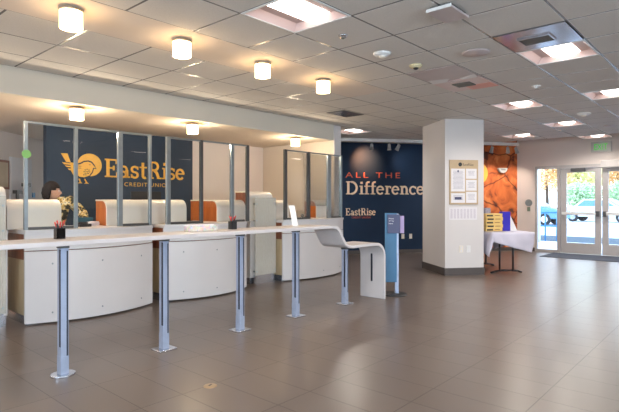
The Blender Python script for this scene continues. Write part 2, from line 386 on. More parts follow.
for (y0,y1,xa,xb) in rows:
    for i in range(NX):
        x0,x1=xs[i],xs[i+1]
        if x0<XW-.3 or x0>XE+.1 or x0<xa-.3: continue
        x1=min(x1,XE+.1); x0=max(x0,XW)
        if (i,round(y0,3)) in FIX: continue
        bars.add([(x0,y0,CEIL+.0015),(x1,y0,CEIL+.0015),(x1,y1,CEIL+.0015),(x0,y1,CEIL+.0015)],[(0,1,2,3)])
        q=.009; z=CEIL
        tiles.add([(x0+q,y0+q,CEIL+.0015),(x1-q,y0+q,CEIL+.0015),(x1-q,y1-q,CEIL+.0015),(x0+q,y1-q,CEIL+.0015),(x0+q+.003,y0+q+.003,z),(x1-q-.003,y0+q+.003,z),(x1-q-.003,y1-q-.003,z),(x0+q+.003,y1-q-.003,z)],
                  [(4,5,6,7),(0,1,5,4),(1,2,6,5),(2,3,7,6),(3,0,4,7)])
ceil=struct('ceiling',bars,M['tbar']); t2=tiles.build('ceiling_tiles',M['tile'],ceil)
deck=MB(); deck.box(XW-.14,XE+.14,YS-.14,YN+2.2,CEIL+.16,CEIL+.26); deck.build('ceiling_deck',M['tile'],ceil)
b=MB(); b.box(XW,5.56,3.555,4.20,CEIL,CEIL+.03); b.build('ceiling_band',M['gyp'],ceil)
# soffit over the tellers
b=MB(); b.box(XW,7.56,5.94,6.02,SOF,CEIL+.02); struct('trim_1',b,M['fascia'])
b=MB(); b.box(XW,7.56,6.02,YN+2.2,SOF,SOF+.05); struct('ceiling_teller_room',b,M['soffit'])
# walls
b=MB(); b.box(XW-.14,XW,YS,-3.9,0,CEIL+.16); b.box(XW-.14,XW,3.2,YN+2.2,0,CEIL+.16); b.box(XW-.14,XW,-3.9,3.2,2.4,CEIL+.16); b.box(XW-.14,XW,-3.9,3.2,0,.3); struct('wall_left',b,M['wall'])
b=MB(); b.box(XW,-2,YS-.14,YS,0,CEIL+.16); b.box(4.4,XE+.14,YS-.14,YS,0,CEIL+.16); b.box(-2,4.4,YS-.14,YS,2.4,CEIL+.16); b.box(-2,4.4,YS-.14,YS,0,.3); struct('wall_rear',b,M['wall'])
def strip_window(name,horizontal,a0,a1,c,z0,z1,n):
    fr=MB(); pn=MB()
    for i in range(n+1):
        a=a0+(a1-a0)*i/n
        (fr.box(a-.03,a+.03,c-.05,c+.05,z0,z1) if horizontal else fr.box(c-.05,c+.05,a-.03,a+.03,z0,z1))
    for z in (z0+.03,z1-.03):
        (fr.box(a0,a1,c-.05,c+.05,z-.03,z+.03) if horizontal else fr.box(c-.05,c+.05,a0,a1,z-.03,z+.03))
    o=fr.build(name,M['frame_al']); o['kind']='structure'
    (pn.box(a0,a1,c-.004,c+.004,z0,z1) if horizontal else pn.box(c-.004,c+.004,a0,a1,z0,z1)); pn.build('pane',M['door_glass'],o)
strip_window('window_3',False,-3.9,3.2,XW-.07,.3,2.4,5)
strip_window('window_4',True,-2,4.4,YS-.07,.3,2.4,4)
def daylight(loc,rot,sx,sy,e):
    l=bpy.data.lights.new('window_daylight','AREA'); l.shape='RECTANGLE'; l.size=sx; l.size_y=sy; l.energy=e; l.color=(.72,.86,1)
    o=bpy.data.objects.new('window_daylight',l); COL.objects.link(o); o.location=loc; o.rotation_euler=rot
daylight((XW-.3,-.35,1.4),(0,-PI/2,0),2.1,7.0,230)
daylight((1.2,YS-.3,1.4),(PI/2,0,0),6.4,2.1,230)
# entrance wall
b=MB(); E0,E1=XE,XE+.14
b.box(E0,E1,4.23,4.95,0,CEIL+.16); b.box(E0,E1,.95,4.23,2.20,CEIL+.16); b.box(E0,E1,.75,.95,0,CEIL+.16); b.box(E0,E1,.1,.75,2.2,CEIL+.16); b.box(E0,E1,-3.6,.1,0,CEIL+.16); b.box(E0,E1,-4.3,-3.6,2.2,CEIL+.16); b.box(E0,E1,YS,-4.3,0,CEIL+.16); struct('wall_entrance',b,M['wall'])
strip_window('window_2',False,.1,.75,XE+.07,.02,2.2,1)
strip_window('window_6',False,-4.3,-3.6,XE+.07,.02,2.2,1)
b=MB(); b.box(E0-.012,E0,4.23,4.68,0,.10); struct('baseboard_entrance',b,M['base'])
# mural wall: navy part and orange part of one diagonal wall
LEN=(MB_-MA).length; CUT=3.2
b=MB(); b.prism([(-3.2,0),(CUT,0),(CUT,CEIL+.16),(-3.2,CEIL+.16)],murf,0,-.12); struct('wall_navy',b,M['navy'])
b=MB(); b.prism([(CUT,0),(LEN,0),(LEN,CEIL+.16),(CUT,CEIL+.16)],murf,0,-.12); struct('wall_mural',b,M['mural'])
b=MB(); b.prism([(-3.2,0),(LEN,0),(LEN,.09),(-3.2,.09)],murf,0,.012); struct('baseboard_mural',b,M['base'])
b=MB(); b.prism([(-.6,CEIL-.075),(LEN-.55,CEIL-.075),(LEN-.55,CEIL-.005),(-.6,CEIL-.005)],murf,.75,.85); struct('trim_2',b,M['wht'])
# teller room walls
YB=7.90; XR=7.38
b=MB(); b.box(2.95,5.54,YB-.04,YB+.08,0,SOF); struct('wall_teller_navy',b,M['navy2'])
b=MB(); b.box(5.54,XR,YB,YB+.1,0,SOF); struct('wall_teller_back',b,M['wall'])
b=MB(); b.box(XR,7.56,5.94,YB+.1,0,CEIL+.16); b.box(7.46,7.56,YB+.1,YN+2.2,0,CEIL+.16); struct('wall_teller_right',b,M['cream'])
b=MB(); b.box(XR-.01,7.57,5.92,5.94,0,CEIL-.005); struct('trim_3',b,M['pillar'])
# slanted wall behind, left
pA=Vector((0.2,6.9)); pd=Vector((.78,.70)).normalized(); pnrm=Vector((pd.y,-pd.x))
def slf(u,z,d): p=pA+pd*u+pnrm*d; return (p.x,p.y,z)
b=MB(); b.prism([(-3,0),(6.5,0),(6.5,SOF),(-3,SOF)],slf,0,-.1); struct('wall_teller_slanted',b,M['wall'])
# double door with bar handles in the slanted wall (u positions ~ 2.9..4.6)
b=MB(); b.prism([(3.64,0),(4.27,0),(4.27,2.05),(3.64,2.05)],slf,.002,.035); d1=struct('door_3',b,M['paper'])
def pull(u,par,zt):
    h=MB(); h.prism([(u-.03,1.0),(u+.03,1.0),(u+.03,zt),(u-.03,zt)],slf,.085,.115)
    h.prism([(u-.03,zt-.06),(u+.14,zt-.06),(u+.14,zt),(u-.03,zt)],slf,.035,.11); h.prism([(u-.03,1.0),(u+.14,1.0),(u+.14,1.06),(u-.03,1.06)],slf,.035,.11)
    h.build('door_handle',M['frame_d'],par)
pull(3.71,d1,1.49); pull(3.97,d1,1.62)
b=MB(); b.prism([(3.15,1.50),(3.60,1.50),(3.60,1.98),(3.15,1.98)],slf,.002,.03); po=thing('framed_picture','brown framed picture on the wall at the far left edge, beside the white door','picture')
b.build('frame',M['wood'],po); b=MB(); b.prism([(3.19,1.54),(3.56,1.54),(3.56,1.94),(3.19,1.94)],slf,.03,.033); b.build('print',M['brass'],po)
b=MB(); b.prism([(4.33,1.37),(4.41,1.37),(4.41,1.46),(4.33,1.46)],slf,.002,.02); tag(b.build('wall_plate',M['rail']),'small blue square plate on the white wall left of the person','wall plate')

# pillar
pu=Vector((.78,-.625)).normalized(); pv=Vector((.625,.78)).normalized(); p0=Vector((8.112,4.033))
def pf(u,z,d): p=p0+pu*u-pv*d; return (p.x,p.y,z)
PW=.73
b=MB(); b.prism([(0,0),(PW,0),(PW,CEIL),(0,CEIL)],pf,0,-1.0); struct('wall_pillar',b,M['pillar'])
b=MB(); b.prism([(-.012,0),(PW+.012,0),(PW+.012,.13),(-.012,.13)],pf,.012,-1.012); struct('baseboard_pillar',b,M['base'])

# ------------------------------------------------------------------ ceiling fixtures
def make_troffer(label):
    t=thing('troffer_light',label,'ceiling light',(0,0,CEIL),0,'square troffer lights in the tiled ceiling')
    a=.61
    fr=MB(); fr.ribbon([(.013,.013),(a-.013,.013),(a-.013,a-.013),(.013,a-.013)],.026,lambda u,v,d:(u,v,d),-.004,.008,closed=True); fr.build('frame',M['wht'],t)
    h=MB(); i0,i1=.026,a-.026; q=.05
    h.add([(i0,i0,0),(i1,i0,0),(i1,i1,0),(i0,i1,0),(i0+q*.6,i0+q,.055),(i1-q*.6,i0+q,.055),(i1-q*.6,i1-q,.055),(i0+q*.6,i1-q,.055)],[(0,1,5,4),(1,2,6,5),(2,3,7,6),(3,0,4,7),(4,5,6,7)]); h.build('housing',M['pinkh'],t)
    d=MB(); pts=[(.17+.27*k/10,.052-.045*math.sin(PI*k/10)) for k in range(11)]
    # rounded diffuser bar running along x
    v=[(x,y,z) for x in (.06,a-.06) for y,z in pts]; d.add(v,[(i,i+1,12+i,11+i) for i in range(10)],True); d.add(v,[tuple(range(11)),tuple(range(11,22))])
    d.build('diffuser',M['lampw'],t)
    return t
TL={ (2.51,2.335):'large square troffer light nearest the camera, cut by the top edge of the photo',
 (4.95,1.115):'square troffer light joined to the shiny metal vent panel at upper right',
 (7.39,2.335):'square troffer light past the vent panel with the coral reflection, above the right of the pillar',
 (7.39,1.115):'square troffer light cut by the right edge of the photo, right of the dome detector',
 (9.83,2.335):'square troffer light in the middle distance, up and left of the green exit sign',
 (11.05,3.555):'far square troffer light above the orange mural spots',
 (12.27,2.335):'farthest square troffer light, just above the green exit sign',
 (8.0,5.92):'square troffer light beyond the teller soffit, above the navy wall'}
tr0=None
for k,(x,y) in enumerate(T_LIST):
    lab=TL.get((x,y),'square troffer light in the ceiling outside the photo')
    if tr0 is None: tr0=make_troffer(lab); tr0.location=(x,y,CEIL)
    else: dup(tr0,(x,y,CEIL),lab)

def lamp(kind,loc,e,col,rad=.05):
    l=bpy.data.lights.new('lamp_light',kind); l.energy=e; l.color=col; l.shadow_soft_size=rad
    if kind=='SPOT': l.spot_size=math.radians(165); l.spot_blend=.6
    o=bpy.data.objects.new('lamp_light',l); COL.objects.link(o); o.location=loc
fill_troffer=dup(tr0,(1.0,6.55,SOF-.062),'added unseen square troffer light that brightens the teller room')  # unseen troffer, added to brighten the slanted teller wall
lamp('SPOT',(1.3,6.85,SOF-.08),60,(.92,.95,1),.10)  # added fill lamp under that troffer, cool light for the teller room
for x,y in T_LIST: lamp('SPOT',(x+.305,y+.305,CEIL-.02),62,(1,.91,.82),.10)
# vent panel next to the light
t=thing('air_diffuser','shiny metal ceiling vent panel with a dark oblong opening, beside a lit troffer','air vent',(4.34,1.115,CEIL))
b=MB(); b.box(.012,.598,.012,.598,-.004,.006); b.build('panel',M['steel'],t)
b=MB(); b.box(.22,.40,.20,.44,-.012,-.004); b.build('opening',M['slot'],t)
b=MB(); b.ribbon([(.21,.19),(.41,.19),(.41,.45),(.21,.45)],.02,lambda u,v,d:(u,v,d),-.016,-.004,closed=True); b.build('rim',M['steel'],t)
# unlit / open fitting: pink panel with sagging flaps
t=thing('unlit_troffer','unlit pinkish ceiling fitting with tilted pale flaps between the dome detector and the vent panel with the coral reflection','ceiling fitting',(4.95,2.335,CEIL))
b=MB(); b.box(.012,.60,.012,.598,-.003,.004); b.build('panel',M['pinkp'],t)
b=MB(); b.add([(.50,.02,-.004),(.60,.02,-.02),(.60,.20,-.02),(.58,.24,-.004)],[(0,1,2,3)]); b.add([(.52,.33,-.004),(.60,.40,-.02),(.60,.58,-.02),(.46,.57,-.004)],[(0,1,2,3)]); b.build('flap',M['pillar'],t)
t=thing('supply_vent','ceiling vent panel, coral reflection painted on one corner, with a small square dark opening','air vent',(5.56,2.335,CEIL))
b=MB(); b.box(.012,.598,.012,.598,-.012,.004); b.build('panel',M['pinkh'],t)
b=MB(); b.box(.36,.596,.014,.34,-.016,-.012); b.build('painted_reflection',M['coral'],t)  # orange reflection on the vent panel, painted as a coral corner
b=MB(); b.box(.16,.36,.20,.42,-.02,-.012); b.build('opening',M['slot'],t)
# sagging access tile / wireless access point near top
t=thing('ceiling_projector_cover','white slab shaped unit hanging flat under the ceiling near the top edge','ceiling unit',(3.36,1.62,CEIL))
b=MB(); b.box(0,.30,0,.20,-.04,-.022); b.build('cover',M['pinkp'],t,bevel=.006)
b=MB(); b.box(-.006,0,0,.20,-.04,-.016); b.build('front_lip',M['wht'],t)
b=MB(); b.box(.02,.28,.02,.18,-.022,0); b.build('back_box',M['dark'],t)
def detector(name,label,x,y,r,hh,mat,mat2):
    t=thing(name,label,'smoke detector' if 'detector' in name else 'sprinkler',(x,y,CEIL))
    b=MB(); b.lathe([(0,0),(r*1.15,0),(r*1.15,-hh*.25),(r,-hh*.35),(r*.85,-hh*.6),(0,-hh*.6)],(0,0,0)); b.build('base',mat,t)
    b=MB(); b.lathe([(r*.45,-hh*.6),(r*.42,-hh*.85),(r*.2,-hh),(0,-hh)],(0,0,0)); b.build('sensor',mat2,t); return t
detector('smoke_detector','white round smoke detector between the drum lamps and the hanging white unit',4.10,2.70,.075,.05,M['wht'],M['ivory'])
detector('smoke_detector','cream yellow smoke detector with a dark tip near the unlit pink fitting',4.70,2.67,.06,.05,M['beige_dev'],M['dark'])
detector('smoke_detector','pale dome smoke detector on the ceiling left of the light cut by the right edge',9.09,2.07,.09,.06,M['wht'],M['ivory'])
detector('sprinkler_head','small grey sprinkler head right below the corner of the nearest troffer light',3.43,2.66,.035,.035,M['steel'],M['slot'])
detector('sprinkler_head','small white sprinkler head between the shiny vent and the middle troffer lights',6.55,2.03,.05,.03,M['wht'],M['wht'])
b=MB(); b.lathe([(0,0),(.13,0),(.13,-.006),(.12,-.012),(0,-.012)],(4.67,2.0,CEIL-.004)); tag(b.build('ceiling_speaker',M['pinkp']),'flat round ceiling speaker between the cream detector and the shiny vent panel','speaker')
b=MB(); b.lathe([(0,0),(.10,0),(.10,-.006),(.09,-.012),(0,-.012)],(10.9,2.05,CEIL-.004)); tag(b.build('ceiling_speaker',M['pinkp']),'flat round ceiling speaker just left above the exit sign','speaker')
t=thing('return_vent','dark square ceiling vent near the end of the teller soffit','air vent',(6.25,4.83,CEIL))
b=MB(); b.box(0,.55,0,.36,-.008,-.003); b.build('grille',M['slot'],t)
b=MB(); [b.box(.02,.53,.03+.05*i,.05+.05*i,-.014,-.008) for i in range(7)]; b.build('slat',M['steel'],t)

# drum lamps
def make_drum(label,grp):
    t=thing('drum_lamp',label,'ceiling lamp',(0,0,0),0,grp)
    b=MB(); b.lathe([(0,-.002),(.05,-.002),(.05,-.02),(0,-.02)],(0,0,0)); b.build('mount',M['capm'],t)
    b=MB(); b.lathe([(.045,-.02),(.083,-.02),(.083,-.032),(.081,-.032)],(0,0,0),32); b.build('rim',M['capm'],t)
    b=MB(); b.lathe([(.080,-.030),(.080,-.152),(.078,-.156)],(0,0,0),32); b.build('lamp_shade',M['drum'],t)
    b=MB(); b.lathe([(0,-.153),(.0785,-.153)],(0,0,0),32); b.build('diffuser',M['drumb'],t)
    return t
LN=['first drum lamp from the left on the pale ceiling band','second drum lamp from the left on the pale ceiling band','third drum lamp from the left on the pale ceiling band','fourth and farthest drum lamp on the pale ceiling band']
dr=None; G1='glowing drum lamps on the ceiling band'; G2='glowing drum lamps under the teller soffit'
for x,lab in zip((1.6,2.565,3.545,4.52),LN):
    if not dr: dr=make_drum(lab,G1); dr.location=(x,3.80,CEIL)
    else: dup(dr,(x,3.80,CEIL),lab)
dup(dr,(.63,3.80,CEIL),'drum lamp on the ceiling band outside the photo')
for x,lab in zip((2.665,4.35,6.56),['nearest drum lamp under the teller soffit, above the left glass screen','middle drum lamp under the teller soffit, above the second glass screen','farthest drum lamp under the teller soffit, above the right glass screen']):
    dup(dr,(x,6.17,SOF),lab,G2)
dup(dr,(1.1,6.17,SOF),'drum lamp under the teller soffit outside the photo',G2)

for x in (1.6,2.565,3.545,4.52): lamp('POINT',(x,3.80,CEIL-.26),1.5,(1,.72,.42),.03)
for x in (1.1,2.665,4.35,6.56): lamp('POINT',(x,6.17,SOF-.26),16,(1,.80,.58),.03)
# track spots
def spot(u,label,tgt):
    t=thing('track_spot',label,'spotlight',murf(u,CEIL-.075,.80),0,'small spotlights on the white ceiling track')
    b=MB(); b.cyl((0,0,0),(0,0,-.05),.012); b.build('stem',M['spot'],t)
    d=(Vector(tgt)-Vector(t.location)).normalized(); c=Vector((0,0,-.11))
    b=MB(); b.cyl(c-d*.07,c+d*.05,.034,.042,cap=True); b.cyl(c+d*.05,c+d*.075,.046,.048,cap=False); b.build('lamp_head',M['spot'],t)
    return t
sp1=spot(.45,'left spotlight of the three above the navy wall lettering',murf(.75,2.0,0))
spot(.88,'middle spotlight of the three above the navy wall lettering',murf(1.0,0,.6)); spot(1.10,'right spotlight of the three above the navy wall lettering',murf(.6,1.2,0))
spot(3.54,'left spotlight above the orange mural, next to the pillar',murf(3.6,1.0,0)); spot(3.98,'middle spotlight above the orange mural',murf(4.6,1.2,0)); spot(4.22,'right spotlight at the corner of the orange mural',murf(5,1.2,0.5))
def slight(loc,tgt,e,size,col):
    l=bpy.data.lights.new('spot_beam','SPOT'); l.energy=e; l.spot_size=size; l.spot_blend=1; l.color=col; l.shadow_soft_size=.03
    o=bpy.data.objects.new('spot_beam',l); COL.objects.link(o); o.location=loc; o.rotation_euler=(Vector(tgt)-Vector(loc)).to_track_quat('-Z','Y').to_euler()
slight(murf(.50,CEIL-.22,.62),murf(.58,2.30,0),95,math.radians(74),(1,.42,.18))
slight(murf(1.1,CEIL-.24,.62),murf(1.65,2.25,0),14,math.radians(60),(1,.8,.7))
slight(murf(4.1,CEIL-.24,.62),murf(3.9,1.5,0),40,math.radians(80),(1,.85,.7))
slight(murf(4.6,CEIL-.24,.62),murf(4.6,1.5,0),30,math.radians(80),(1,.85,.7))

# ------------------------------------------------------------------ teller stations
def bowy(x,x0,x1,ye=5.68,dep=.19):
    t=(x-x0)/(x1-x0)*2-1; return ye-dep*(1-t*t)
def bow_solid(x0,x1,z0,z1,off,yb):
    b=MB(); n=20; pts=[(x0+(x1-x0)*i/n,bowy(x0+(x1-x0)*i/n,x0,x1)+off) for i in range(n+1)]
    if yb=='thin': back=[(x,y+.03) for x,y in pts[::-1]]
    else: back=[(x1,yb),(x0,yb)]
    b.prism(pts+back,lambda u,v,d:(u,v,d),z0,z1); return b
SL=['teller counter with bowed white front panel at the left of the photo','teller counter with bowed white front panel in the middle, behind the cup of red pens','teller counter with bowed white front panel at the right end, beside the navy wall']
def station(x0,x1,label):
    t=thing('teller_counter',label,'counter',(0,0,0),0,'teller counters with bowed fronts')
    bow_solid(x0,x1,.02,.775,0,'thin').build('front_panel',M['white'],t)
    bow_solid(x0,x1,.785,.965,.004,'thin').build('apron',M['white'],t)
    bow_solid(x0,x1,.967,1.0,-.012,6.45).build('countertop',M['white'],t)
    for n_,m_,z0,z1 in (('kick_plate','chrome',0,.10),('lower_panel','tan',.10,.685),('upper_panel','wood',.685,.955),('edge','white',.955,.967)):
        e=.006 if n_=='edge' else (.02 if n_=='kick_plate' else .008)
        b=MB(); b.box(x0+e,x1-e,5.715,6.42,z0,z1); b.build(n_,M[m_],t)
    for ux in (.16,.5,.86):
        for z in (.12,.64):
            x=x0+(x1-x0)*ux; y=bowy(x,x0,x1)-.002
            c=MB(); c.cyl((x,y,z),(x,y+.01,z),.010,n=10); c.build('screw_cap',M['frame'],t)
    return t
station(1.92,3.40,SL[0]); station(3.57,4.97,SL[1]); station(5.75,7.33,SL[2])

# dividers: shell = curved white skin (profile in Y-Z), wood infill
def divider(x0,x1,yf,depth,z0,ztop,label,infill='wood_o',r=.125,group='curved white privacy dividers on the teller counters'):
    t=thing('privacy_divider',label,'divider',((x0+x1)/2,yf+depth/2,z0),0,group)
    ox,oy=(x0+x1)/2,yf+depth/2
    pts=[(yf,z0)]+[(yf+r-r*math.cos(a),ztop-r+r*math.sin(a)) for a in [PI/2*i/8 for i in range(9)]]+[(yf+depth,ztop)]
    th=.018; inn=[(yf+th,z0)]+[(yf+r-(r-th)*math.cos(a),ztop-r+(r-th)*math.sin(a)) for a in [PI/2*i/8 for i in range(9)]]+[(yf+depth,ztop-th)]
    b=MB(); n=len(pts)
    for i in range(n-1):
        q=[pts[i],pts[i+1],inn[i+1],inn[i]]
        v=[(x-ox,p[0]-oy,p[1]-z0) for x in (x0,x1) for p in q]
        b.add(v,[(0,1,2,3),(4,7,6,5),(0,4,5,1),(3,2,6,7)]+([(0,3,7,4)] if i==0 else [])+([(1,5,6,2)] if i==n-2 else []))
    b.build('shell',M['shell'],t)
    b=MB(); b.prism(inn+[(yf+depth,z0)],lambda u,v,d:(d-ox,u-oy,v-z0),x0+.006,x1-.006); b.build('infill',M[infill],t)
    return t
YD=5.96; ZC=1.0
divider(1.84,2.40,YD,.30,ZC,1.325,'curved white divider at the far left, in front of the dark haired person')
divider(2.94,4.10,YD,.30,ZC,1.325,'wide curved white divider with an orange wood side, between the first two teller windows')
divider(4.64,5.19,YD,.68,ZC,1.325,'curved white divider with a deep orange wood side, right of the second teller window')
divider(5.76,6.17,YD,.30,ZC,1.325,'curved white divider left of the tan box at the third teller window')
divider(6.90,7.33,YD,.30,ZC,1.325,'curved white divider with a narrow wood side at the right wall')

# piers in the gaps
def pier(x0,x1,label):
    t=thing('counter_pier',label,'cabinet',((x0+x1)/2,6.1,0),0,'white piers behind the frosted panels'); ox,oy=(x0+x1)/2,6.1
    def P(a,b_,c,d,e,f_,n,m): q=MB(); q.box(a-ox,b_-ox,c-oy,d-oy,e,f_); q.build(n,M[m],t)
    P(x0,x1,5.88,6.40,.10,.955,'body','white'); P(x0,x1,5.87,6.42,.955,.999,'cap','white'); P(x0+.01,x1-.01,5.90,6.38,0,.10,'kick_plate','chrome')
    return t
pier(1.30,1.82,'white pier behind the frosted panel at the left edge'); pier(5.22,5.73,'white pier behind the frosted panel in the middle')
divider(5.22,5.73,5.90,.34,ZC,1.46,'taller curved white divider behind the frosted panel, in the middle of the photo','wood')
divider(1.30,1.81,5.90,.34,ZC,1.46,'taller curved white divider at the left edge of the photo','wood')
def acryl(x0,x1,label):
    t=thing('frosted_panel',label,'panel',((x0+x1)/2,5.80,0),0,'frosted patterned panels between the counters'); w=(x1-x0)/2
    b=MB(); b.box(-w,w,-.006,.006,.14,1.36); b.build('sheet',M['acryl'],t)
    for x in (-w+.03,w-.03):
        for z in (.20,1.0,1.26):
            c=MB(); c.cyl((x,-.014,z),(x,.066,z),.012,n=12); c.build('bolt',M['frame'],t)
    c=MB(); c.box(-w+.02,w-.02,.012,.06,0,.14); c.build('foot',M['chrome'],t)
acryl(5.25,5.70,'frosted patterned panel with bolts standing in the gap before the last counter'); acryl(1.33,1.78,'frosted patterned panel with bolts at the left edge of the photo')

# glass screens
def screen(posts,panes,rails,label,hooks=()):
    t=thing('glass_screen',label,'glass screen',(posts[0][0],5.72,1.0),0,'framed glass screens on the teller counters'); ox=posts[0][0]
    H=1.15
    for x,wd,m in posts:
        b=MB(); b.box(x-ox-wd/2,x-ox+wd/2,-.02,.02,0,H); b.build('post',M[m],t,bevel=.003)
    x0=posts[0][0]-ox; x1=posts[-1][0]-ox
    b=MB(); b.box(x0,x1,-.014,.014,H-.022,H); b.build('top_rail',M['frame'],t)
    for a,c in rails:
        b=MB(); b.box(a-ox,c-ox,-.014,.014,.0,.03); b.build('bottom_rail',M['frame_d'],t)
    for a,c,z in panes:
        b=MB(); b.box(a-ox,c-ox,-.003,.003,z,H-.03); b.build('pane',M['glass'],t)
    return t
s1=screen([(1.94,.036,'frame'),(2.46,.036,'frame'),(2.985,.06,'frame'),(3.385,.034,'frame')],[(1.94,2.46,.03),(2.46,2.98,.22),(2.985,3.385,.03)],[(1.94,2.43),(3.0,3.38)],'framed glass screen at the left, before the dark haired person')
b=MB(); b.cyl((.0,-.021,.80),(0,-.026,.80),.045,n=20); o=b.build('sticker',M['green_s'],s1); o['label']='round green sticker'
screen([(3.65,.06,'frame'),(4.175,.045,'frame_d'),(4.72,.06,'frame'),(5.02,.05,'frame_d')],[(3.65,4.175,.03),(4.175,4.72,.22),(4.72,5.0,.03)],[(3.67,4.16),(4.74,4.96)],'framed glass screen in the middle, right of the gold sign')
screen([(5.84,.06,'frame_d'),(6.41,.06,'frame_d'),(6.96,.09,'frame'),(7.31,.04,'frame')],[(5.84,6.41,.03),(6.41,6.96,.22),(6.98,7.31,.03)],[(5.86,6.39),(6.98,7.30)],'framed glass screen at the right, beside the teller wall end')

# ------------------------------------------------------------------ standing counter (the long ribbon table)
t=thing('standing_counter','long narrow white standing counter on blue grey posts, right end curving to the floor','counter',(2.6,3.87,0))
ox,oy=2.6,3.87
prof=[(-1.2,1.003),(4.52,1.003)]
c1=[(4.58,1.0),(4.63,.985),(4.67,.955),(4.71,.90),(4.75,.84),(4.79,.79),(4.83,.762),(4.89,.747),(4.95,.743)]
prof+=c1+[(5.46,.743)]+[(5.46+.185*math.sin(a),.558+.185*math.cos(a)) for a in [PI/2*i/10 for i in range(1,11)]]+[(5.645,0.0)]
b=MB(); b.ribbon([(x-ox,z) for x,z in prof],.036,lambda u,v,d:(u,d,max(v,0)),3.67-oy,4.06-oy); b.build('countertop',M['board'],t,bevel=.004)
b=MB(); b.box(5.622-ox,5.626-ox,-.014,.014,.22,.62); b.build('slot',M['alu_d'],t)
def post(x,ztop,round_foot):
    c=x-ox
    b=MB(); b.box(c-.029,c+.029,-.032,.032,.02,ztop); p=b.build('leg',M['alu'],t,bevel=.003)
    q=MB(); q.box(c-.0305,c-.0285,-.030,-.006,.22,ztop-.04); q.build('slot',M['alu_d'],p)
    q=MB(); q.box(c+.013,c+.023,-.0335,-.031,.15,ztop-.05); q.build('slot',M['alu_d'],p)
    q=MB(); q.box(c-.031,c+.031,-.034,.034,0,.15); q.build('foot_sleeve',M['alu'],p,bevel=.003)
    q=MB(); n=28; q.prism([(c+.088*math.cos(2*PI*i/n),.078*math.sin(2*PI*i/n)) for i in range(n)] if round_foot else [(c-.085,-.075),(c+.085,-.075),(c+.085,.075),(c-.085,.075)],lambda u,v,d:(u,v,d),0,.016); q.build('foot_plate',M['chrome'],p,bevel=.003)
    q=MB(); q.box(c-.033,c+.033,-.036,.036,ztop-.03,ztop); q.build('head_bracket',M['frame_d'],p)
for i,x in enumerate((-.15,.71,1.57,2.43,3.30,4.12)): post(x,.985,i<3)
post(5.03,.725,False)

# items on it
def pen_cup(x,y,label,glassy,n):
    z=1.0215; t=thing('pen_cup',label,'pen cup',(x,y,z))
    b=MB(); w=.031
    b.box(-w,w,-w,w,0,.004); b.box(-w,w,-w,-w+.003,0,.08); b.box(-w,w,w-.003,w,0,.08); b.box(-w,-w+.003,-w,w,0,.08); b.box(w-.003,w,-w,w,0,.08)
    b.build('cup',M['dark'] if not glassy else glass('smoked_cup',(.30,.31,.36),0,1,1.5),t)
    for k in range(n):
        a=2*PI*k/n+.3; dx,dy=.019*math.cos(a),.018*math.sin(a); q=MB(); q.cyl((-dx*.6,-dy*.6,.006),(dx*1.5,dy*1.5,.115),.005,n=8); p=q.build('pen',M['dark'],t)
        q=MB(); q.cyl((dx*1.2,dy*1.2,.085+.008*(k%3)),(dx*1.8,dy*1.8,.118+.010*(k%3)),.0048,n=8); q.build('pen_cap',M['red'],p)
pen_cup(1.565,3.92,'smoked clear cup of red capped pens near the left end of the standing counter',True,9)
pen_cup(3.26,3.94,'black cup of red pens right of the patterned box on the standing counter',False,6)
t=thing('card_tray','low clear patterned box on the standing counter','tray',(2.87,3.93,1.0215))
b=MB(); b.box(-.16,.15,-.055,.055,0,.055); b.build('tray',M['patt'],t,bevel=.004); b=MB(); b.box(-.13,.12,-.04,.04,.055,.062); b.build('card',M['paper'],t)
t=thing('tent_card','white leaning card sign on the right end of the standing counter','sign',(4.15,3.92,1.0215))
RV=Vector((.6643,-.7474)); FV=Vector((.7474,.6643))
def cp(r_,f_,z): p=RV*r_+FV*f_; return (p.x,p.y,z)
b=MB(); b.add([cp(-.02,0,0),cp(.045,.0,0),cp(0,.06,.235),cp(-.065,.06,.235),cp(-.02,.005,0),cp(.045,.005,0),cp(0,.065,.235),cp(-.065,.065,.235)],[(0,1,2,3),(4,7,6,5),(0,4,5,1),(1,5,6,2),(2,6,7,3),(3,7,4,0)]); b.build('card',M['wht'],t)
b=MB(); b.add([cp(-.01,.11,0),cp(.035,.11,0),cp(.01,.066,.2),cp(-.03,.066,.2)],[(0,1,2,3)]); b.build('back_leg',M['wood_o'],t)

# teller side items
b=MB(); b.box(-.10,.10,-.06,.06,0,.10); o=tag(b.build('storage_box',M['teal'],bevel=.004),'dark teal box on the first teller counter, behind the white papers','box'); o.location=(2.82,6.34,1.0)
t=thing('paper_stack','loose white papers beside the orange wood divider side at the first teller window','papers',(2.83,6.12,1.0))
for k in range(4):
    b=MB(); a=.2*k; c,s_=math.cos(a),math.sin(a); z=.012*k
    b.prism([(-.07,-.05),(.07,-.05),(.07,.05),(-.07,.05)],lambda u,v,d,c=c,s_=s_:(u*c-v*s_,u*s_+v*c,d+.12*max(0,u)),z,z+.01); b.build('sheet',M['paper'],t)
b=MB(); b.box(-.07,.07,-.09,.09,0,.035); b.box(-.06,.06,-.02,.07,.035,.05); o=tag(b.build('card_reader',M['dark'],bevel=.005),'low black device on the first teller counter beside the patterned sleeve','card reader'); o.location=(2.67,6.02,1.0)
def monitor(x,y,label):
    t=thing('monitor',label,'monitor',(x,y,1.0),0,'dark monitors behind the dividers')
    b=MB(); b.box(-.1,.1,-.08,.08,0,.012); b.build('base',M['dark'],t); b=MB(); b.box(-.02,.02,-.01,.02,.012,.2); b.build('stand',M['dark'],t)
    b=MB(); b.box(-.23,.23,-.03,-.005,.16,.44); b.build('screen',M['dark'],t,bevel=.004)
monitor(3.70,6.36,'black monitor behind the wide white divider, below the gold lettering')
t=thing('tan_box','tan box with a dark round opening at the third teller window','box',(6.58,6.1,1.0))
